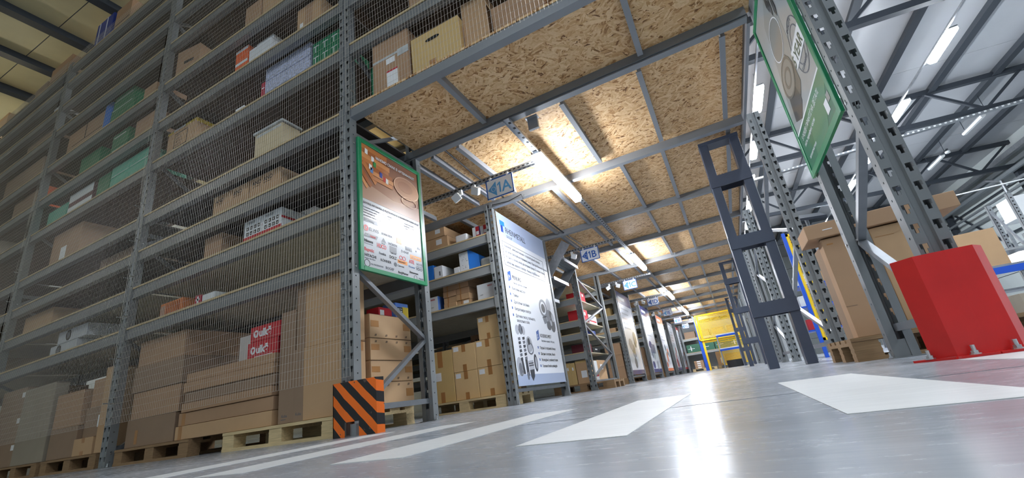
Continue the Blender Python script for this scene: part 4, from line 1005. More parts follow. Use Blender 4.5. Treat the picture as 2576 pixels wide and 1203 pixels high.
# ---- second bay and beyond
carton('tall plank shaped carton leaning beside the second post, floor of the second bay', -6.03, -5.88, 2.37, 2.6, .146, 1.0, CB2)
b = carton('small carton with curled label in front of the tall cartons, second bay', -6.46, -6.06, 2.36, 2.6, .146, .315, CB2, tape='v')
carton('brown carton on top of the small labelled one, lower, second bay', -6.46, -6.08, 2.42, 2.9, .318, .62, CB3, front=[LBL(.75, .3, .12, .4)]); carton('brown carton on the small labelled one, upper, second bay', -6.44, -6.06, 2.44, 2.9, .623, .92, CB1)
carton('wide dull carton block behind the small labelled one, lower, second bay', -7.1, -6.48, 2.38, 2.95, .146, .46, CB3); carton('wide dull carton block, upper, second bay', -7.12, -6.5, 2.39, 2.95, .463, .84, CB1)
carton('tall flat grey carton standing at lower left of the second bay', -8.02, -7.2, 2.38, 2.5, .146, 1.02, CB5)
carton('tall brown carton behind the flat grey one, second bay', -7.9, -7.2, 2.52, 3.1, .146, .9, CB1)
for i in range(3): carton(f'dark brown carton at the far lower left, {("bottom", "middle", "top")[i]} of three', -8.75, -8.06, 2.4, 3.0, .146 + .31 * i, .453 + .31 * i, CB3, front=[LBL(.85, .6, .14, .2)])
carton('brown carton on the lowest shelf of the third bay', -9.75, -9.2, 2.42, 2.9, S[0], 1.62, CB3)
for i in range(2):
    b = carton(f'white boxed fan with a dark round opening, lowest shelf of the second bay, {("lower", "upper")[i]}', -7.63 + .16 * i, -6.95 + .2 * i, 2.40, 2.8, S[0] + .155 * i, S[0] + .15 + .155 * i, mat('pale_white', (190, 194, 200), .55), gap=False, name='fan_box')
    x = -7.4 + .2 * i; z = S[0] + .078 + .155 * i
    m = MB(); m.cyl((x, 2.398, z), (x, 2.40, z), .065, 20); m.build('round_opening', INK, b); m = MB(); m.cyl((x, 2.397, z), (x, 2.398, z), .035, 14); m.build('hub', GREYINK, b)
carton('open carton on the second shelf of the second bay', -8.70, -7.86, 2.42, 2.9, S[1], 2.32, CB2)
carton('brown carton with white label on the third shelf of the second bay', -8.38, -7.48, 2.42, 3.0, S[2], 3.30 - .75, CB1) if False else None
carton('large brown carton with white label on the fourth shelf, second bay', -8.34, -7.50, 2.42, 3.0, S[3], 3.28, CB1, front=[LBL(.36, .2, .2, .35)])
carton('dark carton on the third shelf of the second bay', -7.0, -6.2, 2.5, 3.0, S[2], 2.5, CB3)
for r_ in range(2):
    for k in range(2): carton(f'teal green box on the fifth shelf of the second bay, {("lower", "upper")[r_]} {("left", "right")[k]}', -6.90 + .475 * k, -6.43 + .475 * k, 2.41, 2.85, S[4] + .28 * r_, S[4] + .275 + .28 * r_, TEALB, gap=False, front=[('white_line', .05, .1, .95, .14, WHITEB)])
carton('green box stack at the left of the teal boxes, fifth shelf', -7.28, -6.95, 2.42, 2.8, S[4], 3.92, GREENB, gap=False)
for r_ in range(2): carton(f'white box with plum side on the fifth shelf of the second bay, {("lower", "upper")[r_]}', -8.10, -7.40, 2.42, 2.8, S[4] + .24 * r_, S[4] + .235 + .24 * r_, PURPLE, gap=False, front=[('white_line', 0, .35, 1, 1, PAPER)])
carton('pale green box at the left end of the fifth shelf, second bay', -8.75, -8.15, 2.42, 2.8, S[4], 3.72, TEALB, gap=False)
for r_ in range(3): carton(f'green box on the sixth shelf of the second bay, {("bottom", "middle", "top")[r_]} of the left stack', -7.06, -6.62, 2.41, 2.8, S[5] + .22 * r_, S[5] + .215 + .22 * r_, GREENB, gap=False, front=[('white_line', .1, .8, .8, .86, WHITEB)])
carton('brown carton on the sixth shelf beside the green stack, second bay', -6.47, -5.95, 2.42, 2.85, S[5], 4.44, CB1)
carton('dull green box on the sixth shelf, left part of the second bay', -8.0, -7.4, 2.42, 2.85, S[5], 4.38, GREENB, gap=False)
b = carton('large carton block on the seventh shelf of the second bay', -8.6, -7.45, 2.41, 2.95, S[6], 5.36, CB1, front=[('printed_mark', .15, .48, .95, .5, SLIT), ('printed_mark', .48, .5, .5, 1, SLIT)])
m = MB(); m.cyl((-7.42, 2.47, S[6]), (-7.42, 2.47, 5.08), .08, 12); m.cyl((-7.42, 2.47, 5.08), (-7.42, 2.47, 5.2), .08, 12, 0, .03); tag(m.build('plastic_bag', BLUEB, o=(-7.42, 2.47, S[6])), 'bright blue bag standing beside the green stack, seventh shelf', 'bag')
for r_ in range(4): carton(f'green box on the seventh shelf of the second bay, {ordn(r_)} layer up', -7.3 + .03 * r_, -6.6 - .03 * r_, 2.41, 2.85, S[6] + .2 * r_, S[6] + .195 + .2 * r_, GREENB, gap=False, front=[('white_line', .05, .85, .9, .9, WHITEB)])
carton('small brown carton right of the green layers, seventh shelf', -6.4, -6.1, 2.42, 2.8, S[6], 4.9, CB1)
for i, (x0, x1, z0, z1, mt, lb) in enumerate(((-8.62, -8.06, S[10], 7.42, NAVY, 'blue strapped box on top of the second bay'), (-7.95, -7.45, S[10], 7.35, CB1, 'brown carton beside the blue strapped box on the rack top'), (-10.3, -9.5, S[10], 7.28, CB1, 'tall carton pile on top of the third bay'), (-10.9, -10.4, S[10], 7.1, CB3, 'dim carton at the left of the pile on the rack top'),
        (-12.9, -12.2, S[10], 7.2, CB2, 'carton at the extreme left on the rack top'))):
    b = carton(lb, x0, x1, 2.45, 3.0, z0, z1, mt, gap=False, front=[('strap', .15, 0, .2, 1, WHITEB), ('strap', .6, 0, .65, 1, WHITEB)] if i == 0 else [('flap_gap', .05, .55, .95, .57, SLIT)])
m = MB(); m.box(-12.1, -11.2, 2.45, 3.0, S[10], 7.0); tag(m.build('wrapped_bundle', FILM, o=(-11.6, 2.45, S[10]), bevel=.05), 'film wrapped bundle on the rack top at the left edge', 'bundle')
carton('white paper bundle on the ninth shelf of the third bay', -9.6, -9.2, 2.42, 2.7, S[8], S[8] + .34, WHITEB, gap=False)
for i, (x0, x1, lv, zt_, mt, lb) in enumerate(((-11.0, -9.5, 6, 5.28, CB3, 'wide dull carton on the seventh shelf of the third bay'), (-10.3, -9.25, 5, 4.42, CB3, 'dull carton on the sixth shelf of the third bay'), (-9.15, -9.0, 5, 4.3, ORANGE, 'orange bag at the end of the sixth shelf, third bay'),
        (-11.6, -10.5, 4, 3.9, CB5, 'grey carton on the fifth shelf of the third bay'), (-11.2, -10.4, 2, 2.6, CB3, 'dim carton on the third shelf of the third bay'), (-10.4, -9.4, 7, 5.6, CB3, 'dim carton on the eighth shelf of the third bay'))):
    carton(lb, x0, x1, 2.42, 2.95, S[lv], zt_, mt)

# ---- upper rack above the mezzanine
zD = 2.653
b = carton('brown carton with shipping papers above the mezzanine, beside the rack post', -2.15, -1.755, 2.35, 2.85, zD, 3.215, CB1, front=[LBL(.38, .08, .3, .28), ('paper_label', .38, .5, .62, .6, PAPER), ('red_print', .38, .34, .68, .37, REDB), ('tape_strip', 0, .62, 1, .66, FILM), ('tape_strip', .7, .55, 1, .68, FILM)])
b = carton('open carton with a black oval hand hole above the mezzanine', -1.735, -1.255, 2.36, 2.86, zD, 3.06, CB4, front=[('tape_strip', .36, 0, .5, .25, TAPE)], side=[('tape_strip', .1, .3, .3, .8, TAPE)])
m = MB()
m.prism([(-1.515 + .05 * math.cos(t) + (.02 if math.cos(t) > 0 else -.02), 2.358, 2.965 + .017 * math.sin(t)) for t in [k * math.pi / 8 for k in range(16)]], (0, -.001, 0)); m.build('hand_hole', BLACKISH, b)
carton('narrow brown carton behind the hand hole carton', -1.25, -1.02, 2.42, 2.9, zD, 3.21, CB2)
b = carton('open carton leaning at the right above the mezzanine edge', -.98, -.55, 2.40, 2.9, zD, 2.98, CB1, side=[('tape_strip', .1, .1, .3, .9, TAPE)])
for (y0_, y1_, nm) in ((2.40, 2.62, 'flap'),):
    m = MB(); m.hexa(((-.985, 2.40, 2.98), (-.98, 2.40, 2.975), (-.98, 2.88, 2.975), (-.985, 2.88, 2.98), (-1.06, 2.42, 3.22), (-1.05, 2.42, 3.22), (-1.05, 2.86, 3.22), (-1.06, 2.86, 3.22))); m.build(nm, CB2, b)
    m = MB(); m.hexa(((-.555, 2.40, 2.975), (-.55, 2.40, 2.98), (-.55, 2.88, 2.98), (-.555, 2.88, 2.975), (-.42, 2.42, 3.1), (-.41, 2.42, 3.1), (-.41, 2.86, 3.1), (-.42, 2.86, 3.1))); m.build(nm, CB2, b)
carton('brown carton at the far right above the mezzanine edge', -.36, .1, 2.4, 2.9, zD, 3.2, CB2)
carton('plain carton on the upper shelf above the mezzanine', -1.75, -1.3, 2.4, 2.9, S[4], 3.75, CB1)
m = MB(); m.box(-2.33, -2.18, 2.5, 2.8, zD, 3.2); tag(m.build('plastic_sack', GREENB, o=(-2.25, 2.5, zD), bevel=.03), 'green plastic sack behind the mesh beside the rack post', 'sack')

# ---- row under sign 1A
ya = 4.86
R2 = (1.337, 1.78, 2.21)
carton('flat long carton with label on the top shelf under sign 1A, lower of two', -3.9, -3.19, ya, 5.4, R2[2], 2.41, CB2, front=[LBL(.72, .45, .14, .4)]); carton('flat long carton with label on the top shelf under sign 1A, upper of two', -3.95, -3.225, ya - .01, 5.35, 2.413, 2.555, CB2, front=[LBL(.78, .4, .12, .45)])
m = MB(); m.box(-3.06, -2.87, ya, ya + .2, R2[2], 2.35); tag(m.build('parcel_bag', PAPER, o=(-2.96, ya, R2[2]), bevel=.02), 'small white parcel bag on the top shelf under sign 1A', 'bag')
for i, (x0, x1) in enumerate(((-2.77, -2.66), (-2.645, -2.54))): carton(f'small white and red box on the top shelf under sign 1A, {("left", "right")[i]}', x0, x1, ya, ya + .15, R2[2], 2.385 - .01 * i, WHITEB, gap=False, front=[('red_print', .5, 0, 1, 1, REDB), ('white_line', .55, .3, .95, .6, WHITEB)], side=[('blue_print', 0, 0, 1, 1, NAVY)])
carton('blue box at the left on the middle shelf under sign 1A', -3.62, -3.475, ya, ya + .3, R2[1], 2.025, BLUEB, gap=False)
carton('white cube box on the middle shelf under sign 1A', -3.465, -3.32, ya, ya + .35, R2[1], 1.985, WHITEB, front=[('printed_mark', .6, .3, .75, .6, GREYINK)])
carton('low white box on the middle shelf under sign 1A', -3.13, -3.04, ya, ya + .2, R2[1], 1.89, WHITEB, gap=False)
b = carton('tall white dotted box on the middle shelf under sign 1A', -3.03, -2.885, ya, ya + .25, R2[1], 2.075, WHITEB, gap=False)
r = random.Random(3); m = MB()
for k in range(14): u, v = r.uniform(-3.01, -2.9), r.uniform(1.83, 2.06); m.box(u, u + .008, ya - .001, ya, v, v + .007)
m.build('printed_mark', GREYINK, b)
m = MB(); m.hexa(((-2.875, ya, 1.78), (-2.73, ya + .05, 1.78), (-2.73, ya + .3, 1.78), (-2.86, ya + .3, 1.78), (-2.885, ya, 2.10), (-2.74, ya + .05, 2.0), (-2.74, ya + .3, 2.0), (-2.87, ya + .3, 2.1)))
tag(m.build('carton', BLUEB, o=(-2.8, ya, 1.78)), 'bright blue wedge box on the middle shelf under sign 1A', 'box')
m = MB(); m.box(-2.72, -2.53, ya + .02, ya + .2, 1.78, 1.93); tag(m.build('plastic_bag', FILM, o=(-2.62, ya, 1.78), bevel=.04), 'crumpled grey film bag on the middle shelf under sign 1A', 'bag')
carton('small white box behind the grey film bag', -2.66, -2.55, ya + .22, ya + .4, 1.78, 2.03, WHITEB, gap=False)
def huco(lb, x0, x1, z1, sd):
    b = carton(lb, x0, x1, ya, ya + .25, R2[0], z1, WHITEB, gap=False, side=[('blue_print', 0, 0, 1, 1, SKYB)] if sd else None)
    word(b, 'HUCO', .03, x0 + .04 if sd else x1 - .09, ya - .0005, z1 - .05, REDB, bold=.0012, sq=.8); word(b, '12345', .018, x0 + .04, ya - .0005, R2[0] + .07, GREYINK)
huco('white box with blue side and red lettering on the lowest shelf under sign 1A', -3.6, -3.44, 1.56, True); huco('wide white box with red lettering on the lowest shelf under sign 1A', -2.80, -2.545, 1.56, False)
for r_ in range(5):
    for k in range(2): carton(f'small carton in the carton wall on the lowest shelf under sign 1A, row {("one", "two", "three", "four", "five")[r_]}, {("left", "right")[k]}', -3.345 + .21 * k, -3.138 + .21 * k, ya + .01 * ((r_ + k) % 2), ya + .45, R2[0] + .083 * r_, R2[0] + .081 + .083 * r_, CB1 if r_ > 1 else CB2, gap=False, front=[('tape_strip', .3, 0, .4, 1, TAPE)] + ([LBL(.5, .2, .4, .6)] if r_ == 0 and k else []))
pallet('plywood block pallet under sign 1A', -3.735, 4.80, 1.2, .8)
carton('tall yellow carton with brown tape on the pallet under sign 1A', -3.60, -3.285, 4.86, 5.5, .146, .80, CB4, front=[('tape_strip', .25, .68, .5, 1, TAPE), ('tape_strip', .3, 0, .5, .2, TAPE), LBL(.1, .42, .28, .16)])
for lb, x0, x1, z0, z1 in (('square carton on the pallet under sign 1A, bottom row left', -3.275, -2.925, .146, .49), ('square carton on the pallet under sign 1A, bottom row right', -2.92, -2.555, .146, .495), ('square carton under sign 1A, middle row left', -3.28, -2.925, .493, .83), ('square carton under sign 1A, middle row right', -2.92, -2.56, .498, .835), ('square carton under sign 1A, single one on top', -2.85, -2.555, .838, 1.13)):
    carton(lb, x0, x1, 4.86, 5.3, z0, z1, CB6, tape='v', front=[LBL(.06, .78, .22, .17)])
b = carton('dark carton marked AND in the shade behind the square cartons', -3.27, -2.62, 5.34, 5.6, .146, 1.0, CB3); word(b, 'AND', .07, -3.2, 5.339, .89, INK, bold=.001)

# ---- row under sign 1B
yb = 8.2
pallet('pallet under sign 1B with slim cartons', -3.25, 8.16, 1.2, .8, OLDWOOD)
for i in range(3): carton(f'slim upright carton with white tag under sign 1B, {ordn(i)} from left', -3.06 + .1 * i, -2.962 + .1 * i, yb, 8.7, .146, .575 - .01 * i, CB4, front=[LBL(.35, .65, .3, .14)])
carton('carton with white label on the pallet under sign 1B', -2.745, -2.52, yb, 8.7, .146, .575, CB2, front=[LBL(.4, .25, .5, .3), ('tape_strip', 0, .9, 1, 1, CB4)])
carton('white box with dark red stripes under sign 1B', -2.49, -2.40, 8.45, 8.9, .146, .6, WHITEB, gap=False, side=[('red_print', .1, .2, .9, .35, REDB), ('red_print', .1, .6, .9, .78, REDB)]) if False else None
rr = random.Random(11); cols = (CB2, CB4, CB1, REDB, WHITEB, CB4, NAVY, CB2)
nm = {id(CB2): 'light brown', id(CB4): 'yellowish', id(CB1): 'brown', id(REDB): 'red', id(WHITEB): 'white', id(NAVY): 'navy'}
def fill(rowlbl, y, levels, x0, x1, seed, hmax=.26):
    rr = random.Random(seed)
    for li, z in enumerate(levels):
        x = x0 + .04; k = 0
        while x < x1 - .16:
            w = rr.uniform(.12, .3); 
            if x + w > x1 - .02: break
            h = rr.uniform(.1, hmax)
            if li + 1 < len(levels): h = min(h, levels[li + 1] - z - .14)
            mt = rr.choice(cols)
            carton(f'{nm[id(mt)]} box on the {tiers[li] if levels[0] > .3 else ("floor pallet", "lowest shelf", "second shelf", "third shelf")[li]}{" shelf" if levels[0] > .3 else ""} {rowlbl}, {ordn(k)} from left', x, x + w, y + .03, y + .4, z, z + h, mt, gap=False, front=[LBL(.3, .4, .4, .3)] if rr.random() < .5 and mt is not WHITEB else None)
            x += w + rr.choice((.01, .01, .12, .25)); k += 1
fill('under sign 1B', 8.12, (.72, 1.09, 1.337, 1.78), -3.35, -2.88, 5, .2)
fill('under sign 1C', 11.43, (1.337, 1.78), -3.3, -2.5, 6); fill('under sign 1D', 14.75, (1.337, 1.78), -3.3, -2.5, 8); fill('under sign 1E', 18.07, (1.337,), -3.3, -2.5, 9)
for r_, y in ((2, 11.43), (3, 14.75), (4, 18.07)):
    pallet(f'pallet in {rowname[r_]}', -3.72, y + .04, 1.2, .8, OLDWOOD)
    for k in range(3): carton(f'brown carton on the pallet in {rowname[r_]}, {("bottom", "middle", "top")[k]} of three', -2.98, -2.55, y + .08, y + .7, .146 + .3 * k, .443 + .3 * k, CB1)
# goods seen through the open frame under sign 1B, on its aisle end
for i, (y0_, y1_, z0, z1, mt, lb) in enumerate(((8.72, 8.95, .146, .56, WHITEB, 'white box with dark red bands inside the open frame under sign 1B'), (8.96, 9.6, .146, .575, CB2, 'large carton with white tag inside the open frame under sign 1B'), (8.45, 8.8, .722, .90, PURPLE, 'dark red box on the low shelf inside the open frame under sign 1B'), (8.85, 9.4, .722, .83, CABLE, 'black box with white print inside the open frame under sign 1B'),
        (8.6, 8.95, 1.339, 1.61, REDB, 'red box on the middle shelf inside the open frame under sign 1B'), (9.0, 9.6, 1.339, 1.54, WHITEB, 'white box on the middle shelf inside the open frame under sign 1B'), (8.7, 9.0, 1.782, 2.0, REDB, 'red and white box on the fourth shelf inside the open frame'), (8.9, 9.3, 1.092, 1.19, NAVY, 'navy and white box on the second shelf inside the open frame'))):
    carton(lb, -2.85, -2.53, y0_, y1_, z0, z1, mt, gap=False, side=[LBL(.3, .55, .3, .25)] if mt is not WHITEB else [('red_print', .1, .25, .9, .4, REDB)])
# ------------------------------------------------------------------ steel stair inside aisle 1B
E = empty('steel_stair', (-3.0, 7.0, 0), 'galvanised stair with ribbed treads climbing inside the aisle beside sign 1B', 'stair')
for yy_ in (6.86, 7.64):
    m = MB(); m.bar((-4.2, yy_, .06), (-2.08, yy_, 2.50), .012, .17); m.build('stringer', GALV, E)
    for k in range(8):
        m = MB(); x = -4.0 + .24 * k; m.cyl((x, yy_ - .012, .29 + .278 * k), (x, yy_ + .012, .29 + .278 * k), .01, 8); m.build('bolt', ZINC, E)
for k in range(8):
    x = -4.08 + .24 * k; z = .30 + .278 * k; m = MB()
    for q in range(7): m.box(x + .034 * q, x + .034 * q + .026, 6.87, 7.63, z - .03, z - (.0 if q % 2 else .008))
    m.box(x, x + .012, 6.87, 7.63, z - .06, z); m.box(x + .226, x + .238, 6.87, 7.63, z - .06, z)
    m.build('tread', GALV, E)
m = MB(); m.box(-4.32, -4.1, 6.83, 7.67, 0, .06); m.build('foot_plate', GALV, E)

# ------------------------------------------------------------------ right side, goods behind the right post
pallet('worn pallet behind the right rack frame, under the long cartons', .68, 3.42, 1.2, .8, OLDWOOD)
y0 = 3.6
carton('long upright brown carton with creased front, leftmost behind the right frame', .765, .895, y0, y0 + .13, .146, .84, CB1, front=[('tape_strip', .2, .93, .5, .945, TAPE), ('flap_gap', 0, .3, .5, .305, CB3)], side=None)
RINK = mat('red_ink', (150, 60, 40), .6)
b = carton('long upright carton with a printed square, just right of the leftmost one', .90, 1.045, y0 + .04, y0 + .2, .146, .835, CB1)
for bx, xx, yy_ in ((b, .93, y0 + .039),):
    m = MB()
    for a, c in (((xx, .50), (xx + .04, .50)), ((xx, .54), (xx + .04, .54)), ((xx, .50), (xx, .54)), ((xx + .04, .50), (xx + .04, .54))): m.bar((a[0], yy_, a[1]), (c[0], yy_, c[1]), .002, .004, (0, 1, 0))
    m.build('printed_mark', RINK, b)
carton('long upright carton between the rear post and front post of the right frame', 1.05, 1.225, y0, y0 + .15, .146, .84, CB2, front=[('crease', .1, .9, .7, .905, TAPE)]); carton('long upright carton half hidden by the right front post', 1.23, 1.42, y0, y0 + .15, .146, .845, CB1)
carton('upright carton supporting the long lying one at its rear', .8, 1.4, y0 + .27, y0 + .5, .146, .845, CB3)
carton('long brown carton lying across the tops of the upright ones', .69, 1.545, y0 - .03, y0 + .3, .85, .955, CB1, front=[('tape_strip', .12, .45, .19, .5, PAPER), ('tape_strip', .82, .5, .84, .9, TAPE)])

# ------------------------------------------------------------------ right hall furniture
def bench(label, x0, x1, y0, y1, z, group=None):
    E = empty('roller_bench', ((x0 + x1) / 2, y0, 0), label, 'bench')
    m = MB(); m.box(x0, x1, y0, y1, z - .03, z); m.build('top', GALV, E)
    m = MB(); m.box(x0, x1, y0 - .03, y0, z - .12, z - .03); m.build('blue_rail', BLUEP, E)
    for x in (x0 + .08, x1 - .14):
        for y in (y0 + .05, y1 - .1):
            m = MB(); m.box(x, x + .06, y, y + .06, 0, z - .03); m.build('leg', INK, E)
    m = MB(); m.box(x0 + .05, x1 - .05, y0 + .1, y1 - .1, .35, .38); m.build('lower_shelf', GALV, E)
    return E
bench('blue edged work bench at the right, behind the red guard', 3.0, 5.2, 8.0, 8.8, .86)
carton('brown carton on the blue edged bench, above the red guard', 3.23, 3.66, 8.02, 8.5, .86, 1.38, CB2, front=[('tape_strip', .1, 0, .3, .25, TAPE)])
b = carton('brown carton printed ILE standing on the floor beyond the red guard', 3.25, 3.95, 7.3, 7.85, 0, .42, CB5); word(b, 'ILE', .12, 3.30, 7.299, .20, INK, bold=.004)
m = MB(); m.box(3.82, 4.5, 8.1, 8.6, .86, 1.0); b = m.build('light_box', emitter('lamp_face', (255, 252, 240), 4.0), o=(4.1, 8.1, .86)); tag(b, 'glowing white light box on the blue edged bench', 'lamp')
m = MB(); m.box(4.02, 4.6, 7.5, 7.9, .98, 1.02, 0); m.box(4.05, 4.1, 7.6, 7.65, 0, .98, 1); m.box(4.5, 4.55, 7.6, 7.65, 0, .98, 1); tag(m.build('side_table', [mat('dark_wood', (70, 56, 40), .5), INK], o=(4.3, 7.5, 0)), 'dark topped side table at the right picture edge', 'table')
def galvrack(label, x0, x1, y0, y1, h, levels, blue=False):
    E = empty('storage_rack', ((x0 + x1) / 2, y0, 0), label, 'rack')
    for x in (x0, x1 - .06):
        for y in (y0, y1 - .06):
            m = MB(); m.box(x, x + .06, y, y + .004, 0, h); m.box(x, x + .004, y, y + .06, 0, h); z = .1
            while z < h - .05: m.box(x + .02, x + .04, y - .0008, y, z, z + .02, 1); z += .06
            m.build('post', [GALV, BLACKISH], E)
    for z in levels:
        m = MB(); m.box(x0, x1, y0, y1, z - .03, z); m.build('shelf', BLUEP if blue else GALV, E)
    m = MB(); m.bar((x0 + .03, y0 + .03, h * .95), (x0 + .03, y1 - .03, h * .4), .03, .03); m.bar((x1 - .03, y0 + .03, h * .4), (x1 - .03, y1 - .03, h * .95), .03, .03); m.build('brace', GALV, E)
    return E
galvrack('tall galvanised perforated rack behind the carton at the right', 3.45, 4.6, 9.2, 9.9, 2.05, (.6, 1.2)); galvrack('galvanised rack at the right picture edge behind the bench', 4.9, 6.2, 9.4, 10.1, 1.5, (.3, .7, 1.3)); 
galvrack('galvanised rack with blue shelves beyond the right frames', 1.3, 2.6, 9.8, 10.4, 1.5, (.5, .95, 1.35), True)
for i, (x, z, mt) in enumerate(((1.4, .5, REDB), (1.65, .5, WHITEB), (1.95, .5, CB2), (1.4, .95, WHITEB), (1.7, .95, NAVY), (2.0, .95, WHITEB), (1.45, 1.35, WHITEB), (1.8, 1.35, CB2))):
    carton(f'small {["red", "white", "brown", "white", "navy", "white", "white", "brown"][i]} box on the blue shelf rack beyond the right frames, {ordn(i)}', x, x + .2, 9.84, 10.1, z, z + .2, mt, gap=False)
def yb(label, x, y, h):
    E = empty('mesh_guard', (x, y, 0), label, 'guard')
    m = MB(); m.box(x + .04, x + .09, y, y + .05, 0, h); m.build('blue_post', BLUEP, E)
    m = MB(); a, b = x + .10, x + .24
    m.box(a, b, y + .03, y + .06, .25, .29); m.box(a, b, y + .03, y + .06, h - .06, h - .02); m.box(a, a + .03, y + .03, y + .06, .25, h - .02); m.box(b - .03, b, y + .03, y + .06, .25, h - .02)
    z = .3
    while z < h - .06: m.box(a, b, y + .04, y + .046, z, z + .008); z += .05
    for k in range(1, 4): m.box(a + .035 * k, a + .035 * k + .008, y + .04, y + .046, .25, h - .02)
    m.build('yellow_panel', YELLOW, E)
    return E
yb('blue post with yellow mesh panel standing beyond the second right frame', 1.18, 8.0, 2.0)
m = MB(); m.hexa(((1.53, 8.6, 2.30), (2.05, 8.6, 2.24), (2.05, 8.95, 2.40), (1.53, 8.95, 2.46), (1.53, 8.58, 2.34), (2.05, 8.58, 2.28), (2.05, 8.93, 2.44), (1.53, 8.93, 2.5)), 0)
b = m.build('hanging_screen', [mat('screen_dark', (38, 44, 54), .3)], o=(1.8, 8.6, 2.3)); tag(b, 'dark tilted screen on a pole beyond the second right frame', 'screen')
m = MB(); m.cyl((1.80, 8.85, 0), (1.80, 8.85, 2.36), .03, 10); m.cyl((1.80, 8.85, 0), (1.80, 8.85, .02), .2, 14); m.build('pole', GALV, b)

# pipes, ducts and girts on the right wall
def run(name, label, cat, pts, r, mt, n=10):
    m = MB(); m.tube(pts, r, n); o = m.build(name, mt, o=tuple(pts[0])); return tag(o, label, cat)
run('pipe', 'grey pipe running high along the right wall', 'pipe', [(10.72, 6, 5.3), (10.72, 35, 5.3)], .09, GREYC); run('pipe', 'thin pipe below the high grey pipe on the right wall', 'pipe', [(10.72, 6, 4.7), (10.72, 35, 4.7)], .05, GREYC)
run('pipe', 'thick light duct along the right wall', 'duct', [(10.5, 10, 4.0), (10.5, 22, 4.0)], .2, WALLM, 14)
m = MB(); m.box(10.6, 10.75, 8, 34, 5.75, 5.85); m.box(10.6, 10.62, 8, 34, 5.85, 5.93); tag(m.build('cable_tray', GALV, o=(10.7, 8, 5.75)), 'cable tray under the roof edge along the right wall', 'cable tray')
run('pipe', 'thin white pipe crossing the right hall in front of the wall', 'pipe', [(5.2, 14.0, 3.32), (11.05, 14.0, 3.32)], .016, WHITEP)
for i, y in enumerate((9.15, 14.95, 20.9, 26.8)):
    m = MB(); m.box(10.84, 11.04, y - .1, y + .1, 0, 5.4); m.box(10.78, 11.09, y - .15, y + .15, 0, .02)
    tag(m.build('steel_column', TRUSS, o=(10.94, y, 0)), f'dark steel column by the right wall under the {ordn(i)} truss', 'column')
for i, (y, z) in enumerate(((12.0, 3.2), (17.9, 3.2), (23.8, 3.2))):
    m = MB(); m.bar((11.02, y - 2.6, 1.2), (11.02, y + 2.6, 5.2), .06, .06); tag(m.build('wall_brace', TRUSS, o=(11.02, y, z)), f'diagonal steel brace on the right wall, {ordn(i)} bay', 'brace')
for i, (x, z, w) in enumerate(((11.03, 2.6, .06), (11.03, 3.4, .08), (11.0, 4.3, .12), (11.03, 5.0, .06), (10.98, 5.55, .16), (10.95, 5.98, .1))):
    m = MB(); m.box(x - w / 2, x + w / 2 - .0, 6, 35.5, z, z + w); tag(m.build('wall_rail', TRUSS if i % 2 else GREYC, o=(x, 6, z)), f'long steel rail fixed along the right wall, {ordn(i)} from the floor', 'rail')
for i, (y, z) in enumerate(((16.2, 5.1), (18.8, 4.6), (21.6, 5.2), (19.9, 3.9))):
    m = MB(); m.tube([(10.72, y, z - 1.1), (10.72, y, z), (10.6, y + .5, z + .25), (10.6, y + 2.2, z + .3)], .06, 8); tag(m.build('pipe', GALV, o=(10.72, y, z - 1.1)), f'bent galvanised pipe on the right wall, {ordn(i)} of four', 'pipe')
m = MB(); m.box(8.2, 9.6, 16.6, 17.3, 2.9, 3.5); m.box(8.1, 9.7, 16.5, 17.4, 2.84, 2.9); b = m.build('air_unit', WHITEP, o=(8.9, 16.6, 2.84)); tag(b, 'white air unit on a stand near the right wall', 'air unit')
for x in (8.15, 9.6):
    m = MB(); m.box(x, x + .06, 16.55, 16.61, 0, 2.84); m.box(x, x + .06, 17.3, 17.36, 0, 2.84); m.build('leg', GALV, b)

# ------------------------------------------------------------------ far end of the aisle
E = empty('mesh_cage', (-1.13, 20.4, 0), 'yellow mesh cage with blue corner post at the far end of the aisle', 'cage')
m = MB(); m.box(-1.16, -1.04, 20.42, 20.54, 0, 2.32); m.build('blue_post', BLUEP, E)
m = MB(); m.box(-1.03, -.95, 20.44, 20.52, 0, 2.3); m.build('yellow_post', YELLOW, E)
def ypanel(a, b, z0, z1, y):
    m = MB(); t = .045
    m.box(a, b, y, y + .04, z0, z0 + t); m.box(a, b, y, y + .04, z1 - t, z1); m.box(a, a + t, y, y + .04, z0, z1); m.box(b - t, b, y, y + .04, z0, z1)
    x = a + t
    while x < b - t: m.box(x, x + .012, y + .015, y + .021, z0, z1); x += .045
    z = z0 + t
    while z < z1 - t: m.box(a, b, y + .012, y + .018, z, z + .012); z += .045
    return m.build('mesh_panel', YELLOW, E)
ypanel(-1.12, .72, 1.22, 2.32, 20.38)
ypanel(-.5, .72, .12, 1.16, 21.8)
m = MB(); m.box(-1.1, .72, 20.5, 20.56, 1.12, 1.2); m.build('yellow_beam', YELLOW, E)
E = empty('step_trolley', (-.2, 19.6, 0), 'tubular trolley with two blue and white padded shelves beside the yellow cage', 'trolley')
for x in (-.40, .30):
    for y in (19.6, 20.1):
        m = MB(); m.tube([(x, y, 0), (x, y, 1.25)], .025); m.build('leg', GALV, E)
for z in (.72, 1.27):
    m = MB(); m.box(-.42, .34, 19.56, 20.14, z, z + .05); m.build('white_shelf', WHITEP, E); m = MB(); m.box(-.42, .34, 19.545, 19.56, z - .06, z + .02); m.build('blue_pad', BLUEP, E)
m = MB(); m.cyl((0.0, 19.8, 0), (0.0, 19.8, .28), .3, 18); tag(m.build('black_bin', INK, o=(0, 19.8, 0)), 'black round bin on the floor under the padded trolley', 'bin')
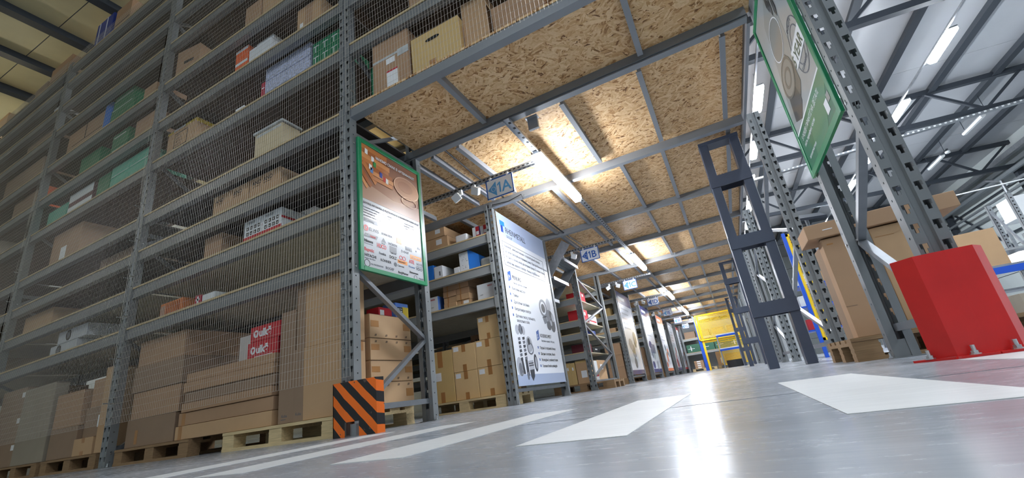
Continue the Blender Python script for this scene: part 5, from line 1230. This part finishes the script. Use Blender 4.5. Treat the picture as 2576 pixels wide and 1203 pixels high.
for i, z in enumerate((1.0, 1.75)):
    shelf(f'far cross shelf behind the yellow cage, {("lower", "upper")[i]}', -2.2, .8, 25.6, 26.5, z + .2 * 0, deck=DECK)
for x, q in ((-2.3, 'left'), (.82, 'right')):
    E = empty('upright_frame', (x + .05, 25.6, 0), f'grey {q} end frame of the far cross rack behind the yellow cage', 'rack frame')
    for y in (25.6, 26.4):
        m = MB(); m.box(x, x + .09, y, y + .08, 0, 2.5); m.build('upright', PAINT, E)
    for z in (.2, 1.5):
        m = MB(); m.box(x + .03, x + .06, 25.68, 26.4, z, z + .05); m.build('crossbar', BRACE, E)
for i in range(4):
    b = carton(f'long green box with white writing on the far cross shelf, {ordn(i)} from left', -2.15 + .72 * i, -1.47 + .72 * i, 25.65, 26.3, 1.0, 1.42, mat('dull_green_board', (52, 100, 80), .6), gap=False, front=[('white_line', .3, .2, .36, .8, WHITEB), ('white_line', .1, .45, .6, .5, WHITEB)])
    carton(f'dull carton on the upper far cross shelf, {ordn(i)} from left', -2.1 + .72 * i, -1.55 + .72 * i, 25.65, 26.3, 1.75, 2.1, CB3)
pallet('pallet on the floor under the far cross shelf, left', -2.1, 25.4, 1.2, .8); pallet('pallet on the floor inside the yellow cage', -.75, 22.6, 1.2, .8)
for i in range(4): carton(f'small striped brown carton under the far cross shelf, {ordn(i)} up', -1.95, -1.5, 25.42, 25.9, .146 + .1 * i, .243 + .1 * i, CB1, gap=False, front=[('white_line', .3, .2, .7, .8, PAPER)])
carton('carton with white label on the pallet inside the yellow cage', -.72, -.4, 22.65, 23.1, .146, .75, CB2, front=[LBL(.5, .15, .3, .4)]); carton('wide carton on the pallet inside the yellow cage', -.36, .3, 22.65, 23.2, .146, .62, CB1)
m = MB(); m.box(-9, 3.2, 27.4, 27.5, 0, 2.6); tag(m.build('partition', mat('partition_grey', (176, 180, 182), .6), o=(-3, 27.4, 0)), 'grey partition closing the far end under the mezzanine', 'partition')

for o in list(bpy.data.objects):
    if '_o' in o: del o['_o']
